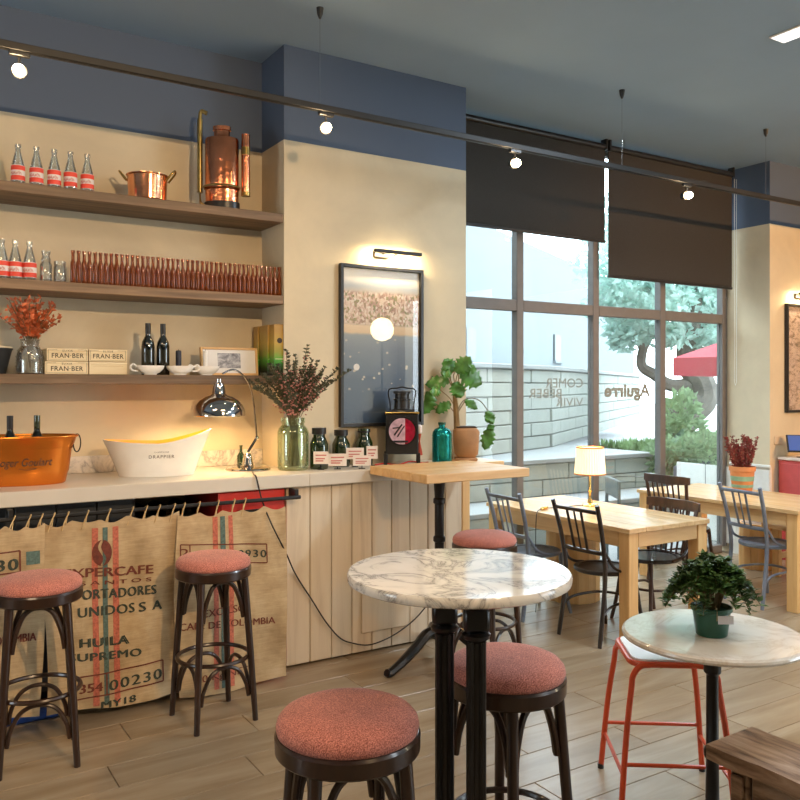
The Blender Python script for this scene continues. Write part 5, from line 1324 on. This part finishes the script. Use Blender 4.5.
# ================================================================== CHAIRS
def seat_disc(t, mat, r=.195, z=.45):
    MB().lathe([(0, z - .026), (r - .006, z - .026), (r, z - .02), (r, z - .004), (r - .004, z), (r - .03, z), (r - .034, z - .006), (0, z - .009)], 40).build('seat', mat, t)
def chair_spindle(mat, label, loc, rz):
    t = thing('bentwood_chair', label, 'chair', loc, rz, 'bentwood chairs')
    seat_disc(t, mat)
    for s in (-1, 1):
        MB().tube(smooth_path([(-.235, s * .175, 0), (-.195, s * .168, .25), (-.178, s * .168, .45), (-.215, s * .178, .68), (-.275, s * .190, .885)], 5), [.0125] + [.0145] * 19 + [.0145], 10).build('back_post', mat, t)
        MB().tube(smooth_path([(.145, s * .125, .43), (.155, s * .135, .30), (.18, s * .155, .12), (.205, s * .17, 0)], 4), [.015] * 6 + [.013] * 6 + [.011], 10).build('front_leg', mat, t)
        MB().tube(smooth_path([(-.192, s * .178, .585), (-.165, s * .185, .545), (-.13, s * .193, .49), (-.06, s * .197, .455), (.02, s * .2, .442)], 4), .0095, 8).build('side_brace', mat, t)
    MB().tube(smooth_path([(-.260, -.187, .838), (-.278, -.09, .842), (-.282, 0, .843), (-.278, .09, .842), (-.260, .187, .838)], 4), .013, 8, flat=.75).build('top_rail', mat, t)
    MB().tube(smooth_path([(-.192, -.176, .575), (-.212, -.09, .578), (-.216, 0, .578), (-.212, .09, .578), (-.192, .176, .575)], 4), .014, 8, flat=.7).build('lower_rail', mat, t)
    for i, (yb, yt, r) in enumerate(((-.055, -.06, .0085), (0, 0, .006), (.055, .06, .0085))): MB().tube([(-.213, yb, .578), (-.281, yt, .84)], r, 8).build('spindle', mat, t)
    MB().tube(smooth_path([(-.205, -.172, .19), (-.12, -.165, .235), (.05, -.14, .245), (.125, -.08, .245), (.145, 0, .245), (.125, .08, .245), (.05, .14, .245), (-.12, .165, .235), (-.205, .172, .19)], 4), .009, 8).build('stretcher', mat, t)
    return t
c1 = chair_spindle('dark_chair', 'near black bentwood chair with three spindles at the lamp table', (3.965, 3.82, 0), R(2))
chair_spindle('grey_chair', 'blue grey bentwood chair at the lamp table near the window', (3.945, 4.49, 0), R(-2))
chair_spindle('grey_chair', 'blue grey bentwood chair at the heather table', (5.625, 3.775, 0), R(-8))
def chair_rail(mat, label, loc, rz, top=.80):
    t = thing('slat_back_chair', label, 'chair', loc, rz, 'slat back chairs')
    seat_disc(t, 'dark_chair', .20)
    k = top / .86
    for s in (-1, 1):
        MB().tube(smooth_path([(-.24, s * .18, 0), (-.195, s * .172, .25), (-.178, s * .172, .45), (-.20, s * .185, .62), (-.232, s * .20, top - .055)], 5), .0145, 10).build('back_post', mat, t)
        MB().tube(smooth_path([(.145, s * .125, .43), (.155, s * .135, .30), (.18, s * .155, .12), (.205, s * .17, 0)], 4), [.015] * 6 + [.013] * 6 + [.011], 10).build('front_leg', mat, t)
        MB().tube(smooth_path([(-.192, s * .182, .56), (-.165, s * .187, .53), (-.12, s * .195, .48), (-.06, s * .2, .455), (.02, s * .203, .442)], 4), .009, 8).build('side_brace', mat, t)
    vs = []; fs = []; n = 16
    for i in range(n + 1):
        h = -1 + 2 * i / n; y_ = h * .228; x = -.262 + .035 * h * h; e = .030 * (1 - .18 * abs(h) ** 6)
        for (dx, dz) in ((-.009, -e), (.009, -e), (.012, e), (-.006, e)): vs.append((x + dx - .1 * dz, y_, top - .035 + dz * 1.15))
    for i in range(n):
        for j in range(4): a = i * 4 + j; b_ = i * 4 + (j + 1) % 4; fs.append((a, b_, b_ + 4, a + 4))
    fs += [(0, 1, 2, 3), tuple(n * 4 + j for j in range(4))]
    MB().add(vs, fs).build('crest_rail', mat, t, 50)
    for i in range(6): y_ = -.13 + .052 * i; MB().tube([(-.178, y_ * .85, .448), (-.205, y_ * .95, .6), (-.258 + .035 * (y_ / .228) ** 2, y_, top - .05)], .0075, 8).build('slat', mat, t)
    MB().tube(smooth_path([(-.178, -.13, .448), (-.188, 0, .45), (-.178, .13, .448)], 4), .011, 8).build('seat_rail', mat, t)
    MB().tube(smooth_path([(-.205, -.175, .19), (-.12, -.165, .225), (.05, -.14, .235), (.125, -.08, .235), (.145, 0, .235), (.125, .08, .235), (.05, .14, .235), (-.12, .165, .225), (-.205, .175, .19)], 4), .009, 8).build('stretcher', mat, t)
    return t
chair_rail('brown_chair', 'chestnut slat back chair tucked under the lamp table', (4.50, 3.90, 0), R(180), .818)
chair_rail('brown_chair', 'chestnut slat back chair at the far end of the heather table', (5.64, 4.53, 0), R(0), .895)

# ================================================================== THINGS ON THE TABLES
# lit table lamp
t = thing('table_lamp', 'small brass table lamp with lit pleated cream shade', 'lamp', (4.42, 4.40, .7355))
MB().lathe([(0, 0), (.055, 0), (.058, .006), (.05, .012), (.02, .02), (.012, .05), (.009, .06), (.009, .10), (.016, .11), (.009, .12), (.009, .25), (0, .25)], 24).build('base', 'brass', t)
vs = []; fs = []; n = 72
for j, (r, z_) in enumerate(((.112, .235), (.097, .43))):
    for i in range(n): rr = r + (.0025 if i % 2 else -.0025); vs.append((rr * math.cos(2 * PI * i / n), rr * math.sin(2 * PI * i / n), z_))
for i in range(n): fs.append((i, (i + 1) % n, n + (i + 1) % n, n + i))
MB().add(vs, fs).build('shade', 'shade', t, 0)
for r, z_ in ((.113, .235), (.098, .43)): MB().tube([(r * math.cos(2 * PI * i / 40), r * math.sin(2 * PI * i / 40), z_) for i in range(40)], .005, 6, closed=True).build('shade_trim', 'terra_stripe', t)
la = bpy.data.lights.new('table_lamp_bulb', 'POINT'); la.energy = 5; la.color = (1, .62, .30); la.shadow_soft_size = .03
lo = bpy.data.objects.new('table_lamp_bulb', la); C.objects.link(lo); lo.parent = t; lo.location = (0, 0, .33)
t = thing('lamp_switch', 'small brass cord switch on its cable at the table edge', 'switch', (3.99, 4.42, .7355), R(15))
MB().tube([(-.045, 0, .012), (-.035, 0, .012), (.035, 0, .012), (.045, 0, .012)], [.006, .012, .012, .006], 12).build('switch_body', 'brass', t)
MB().tube(smooth_path([(.045, 0, .008), (.18, -.03, .004), (.33, -.08, .004), (.37, -.11, .004)], 5), .003, 6).tube(smooth_path([(-.045, 0, .008), (-.10, -.01, .004), (-.135, -.02, -.05), (-.14, -.02, -.25), (-.12, -.02, -.45), (-.14, -.02, -.70)], 5), .003, 6).build('cable', 'cable', t)['kind'] = 'stuff'
# heather
t = thing('striped_heather_pot', 'striped terracotta pot on the far pine table', 'pot', (6.15, 4.35, .7355))
MB().lathe([(0, 0), (.075, 0), (.08, .006), (.098, .165), (.107, .168), (.108, .205), (.099, .206), (.094, .17), (0, .16)], 32).build('pot', 'terra_stripe', t)
for z0_, z1_ in ((.03, .055), (.085, .125)):
    f0 = .08 + .018 * z0_ / .165 + .002; f1 = .08 + .018 * z1_ / .165 + .002; MB().lathe([(f0 - .001, z0_), (f0, z0_ + .001), (f1, z1_ - .001), (f1 - .001, z1_)], 32).build('glaze_band', 'stripe_teal', t)
fl_ = thing('heather_plant', 'dark red heather growing in the striped pot', 'plant', (6.15, 4.35, .90)); st = MB(); lf = MB()
for i in range(30):
    a = random.uniform(0, 2 * PI); e = random.uniform(0, .5); Lh = random.uniform(.16, .28); tip = Vector((math.cos(a) * e * .28, math.sin(a) * e * .28, .02 + Lh)); b0 = Vector((math.cos(a) * .04, math.sin(a) * .04, -.02))
    sp_ = smooth_path([b0, b0 * .5 + tip * .5 + Vector((0, 0, .01)), tip], 6); st.tube(sp_, .002, 4)
    for q_ in range(3, len(sp_)):
        for rep in range(9): lf.leaf(Vector(sp_[q_]) + Vector((random.uniform(-.012, .012), random.uniform(-.012, .012), random.uniform(-.01, .01))), (random.uniform(-1, 1), random.uniform(-1, 1), random.uniform(0, 1)), (random.random(), .4, random.random()), .02, .012)
st.build('stems', 'stem', fl_)['kind'] = 'stuff'; lf.build('blossoms', 'heather', fl_, 0, recalc=False)['kind'] = 'stuff'
# bushy plant on the small marble table
t = thing('green_plastic_pot', 'dark green plastic pot with paper tag on the small marble table', 'pot', (2.452, 1.856, .7505), R(-42))
MB().lathe([(0, 0), (.050, 0), (.053, .004), (.064, .085), (.069, .087), (.070, .10), (.064, .101), (.060, .085), (0, .08)], 36).build('pot', 'green_pot', t)
MB().box(.0, .052, -.072, -.0695, .048, .076).build('tag', 'label_white', t, 0).rotation_euler = (R(-5), 0, R(8))
MB().tube([(.004, -.0725, .066), (.004, -.075, .10), (.0, -.06, .115)], .001, 4).build('tag_string', 'twine', t)
fl_ = thing('bushy_plant', 'bushy plant with small glossy leaves growing in the green pot', 'plant', (2.452, 1.856, .835), 0); st = MB(); lf = MB()
for i in range(150):
    a = random.uniform(0, 2 * PI); e = random.uniform(.0, 1.0) ** .7; Lh = random.uniform(.13, .20)
    w = Vector((math.cos(a) * _R[0] * 1.0 + math.sin(a) * _F[0], math.cos(a) * _R[1] + math.sin(a) * _F[1], 0))
    tip = w * (.02 + .145 * e) + Vector((0, 0, Lh * (1.0 - .80 * e * e) - .02 * e)); b0 = w * .02 + Vector((0, 0, -.01)); mid = w * (.02 + .07 * e) + Vector((0, 0, .02 + Lh * .68))
    sp_ = smooth_path([b0, mid * .6 + tip * .0 + b0 * .4 + Vector((0, 0, .02)), mid * .55 + tip * .45, tip], 6); st.tube(sp_, .0014, 4)
    for q_ in range(5, len(sp_)):
        for rep in range(3):
            a2 = random.uniform(0, 2 * PI); lf.leaf(sp_[q_], (math.cos(a2), math.sin(a2), random.uniform(-.1, .9)), (random.uniform(-.4, .4), random.uniform(-.4, .4), 1), random.uniform(.018, .034), random.uniform(.012, .019))
st.build('stems', 'stem', fl_)['kind'] = 'stuff'; lf.build('foliage', 'leaf_bush', fl_, 0, recalc=False)['kind'] = 'stuff'

# ================================================================== RIGHT HAND WALL
t = thing('red_host_stand', 'coral red cabinet stand against the warm wall', 'cabinet', (7.09, 4.63, 0))
MB().box(0, .80, -.42, 0, 0, .93, .004).build('body', 'pink_red', t, 0); MB().box(-.015, .815, -.435, 0, .931, .957, .004).build('top', 'paper', t, 0)
MB().box(-.008, -.0005, -.40, -.02, .05, .90, .003).build('side_panel', 'pink_red', t, 0)
t = thing('tablet_till', 'tablet with blue screen on a stand atop the red cabinet', 'tablet', (7.18, 4.43, .9575), R(-50))
MB().tube([(0, .05, .0), (0, .03, .09)], .014, 10).lathe([(.06, 0), (.06, .006), (0, .008)], 20, (0, .05, 0)).build('stand', 'black', t)
b = MB().box(-.15, .15, -.008, .008, -.10, .10, .004).build('case', 'black', t, 0, (0, 0, .13)); b.rotation_euler = (R(-42), 0, 0)
b2 = MB().box(-.135, .135, -.0095, -.0082, -.087, .087).build('screen', 'screen', t, 0, (0, 0, .13)); b2.rotation_euler = (R(-42), 0, 0)
t = thing('wall_socket', 'pale double wall socket above the red cabinet', 'socket', (7.11, YP - .001, 1.07))
MB().box(-.065, .065, -.009, 0, 0, .08, .003).build('plate', 'socket', t, 0)
for x in (-.032, .032): MB().tube([(x, -.011, .04), (x, -.009, .04)], .02, 16).build('outlet', 'socket', t)
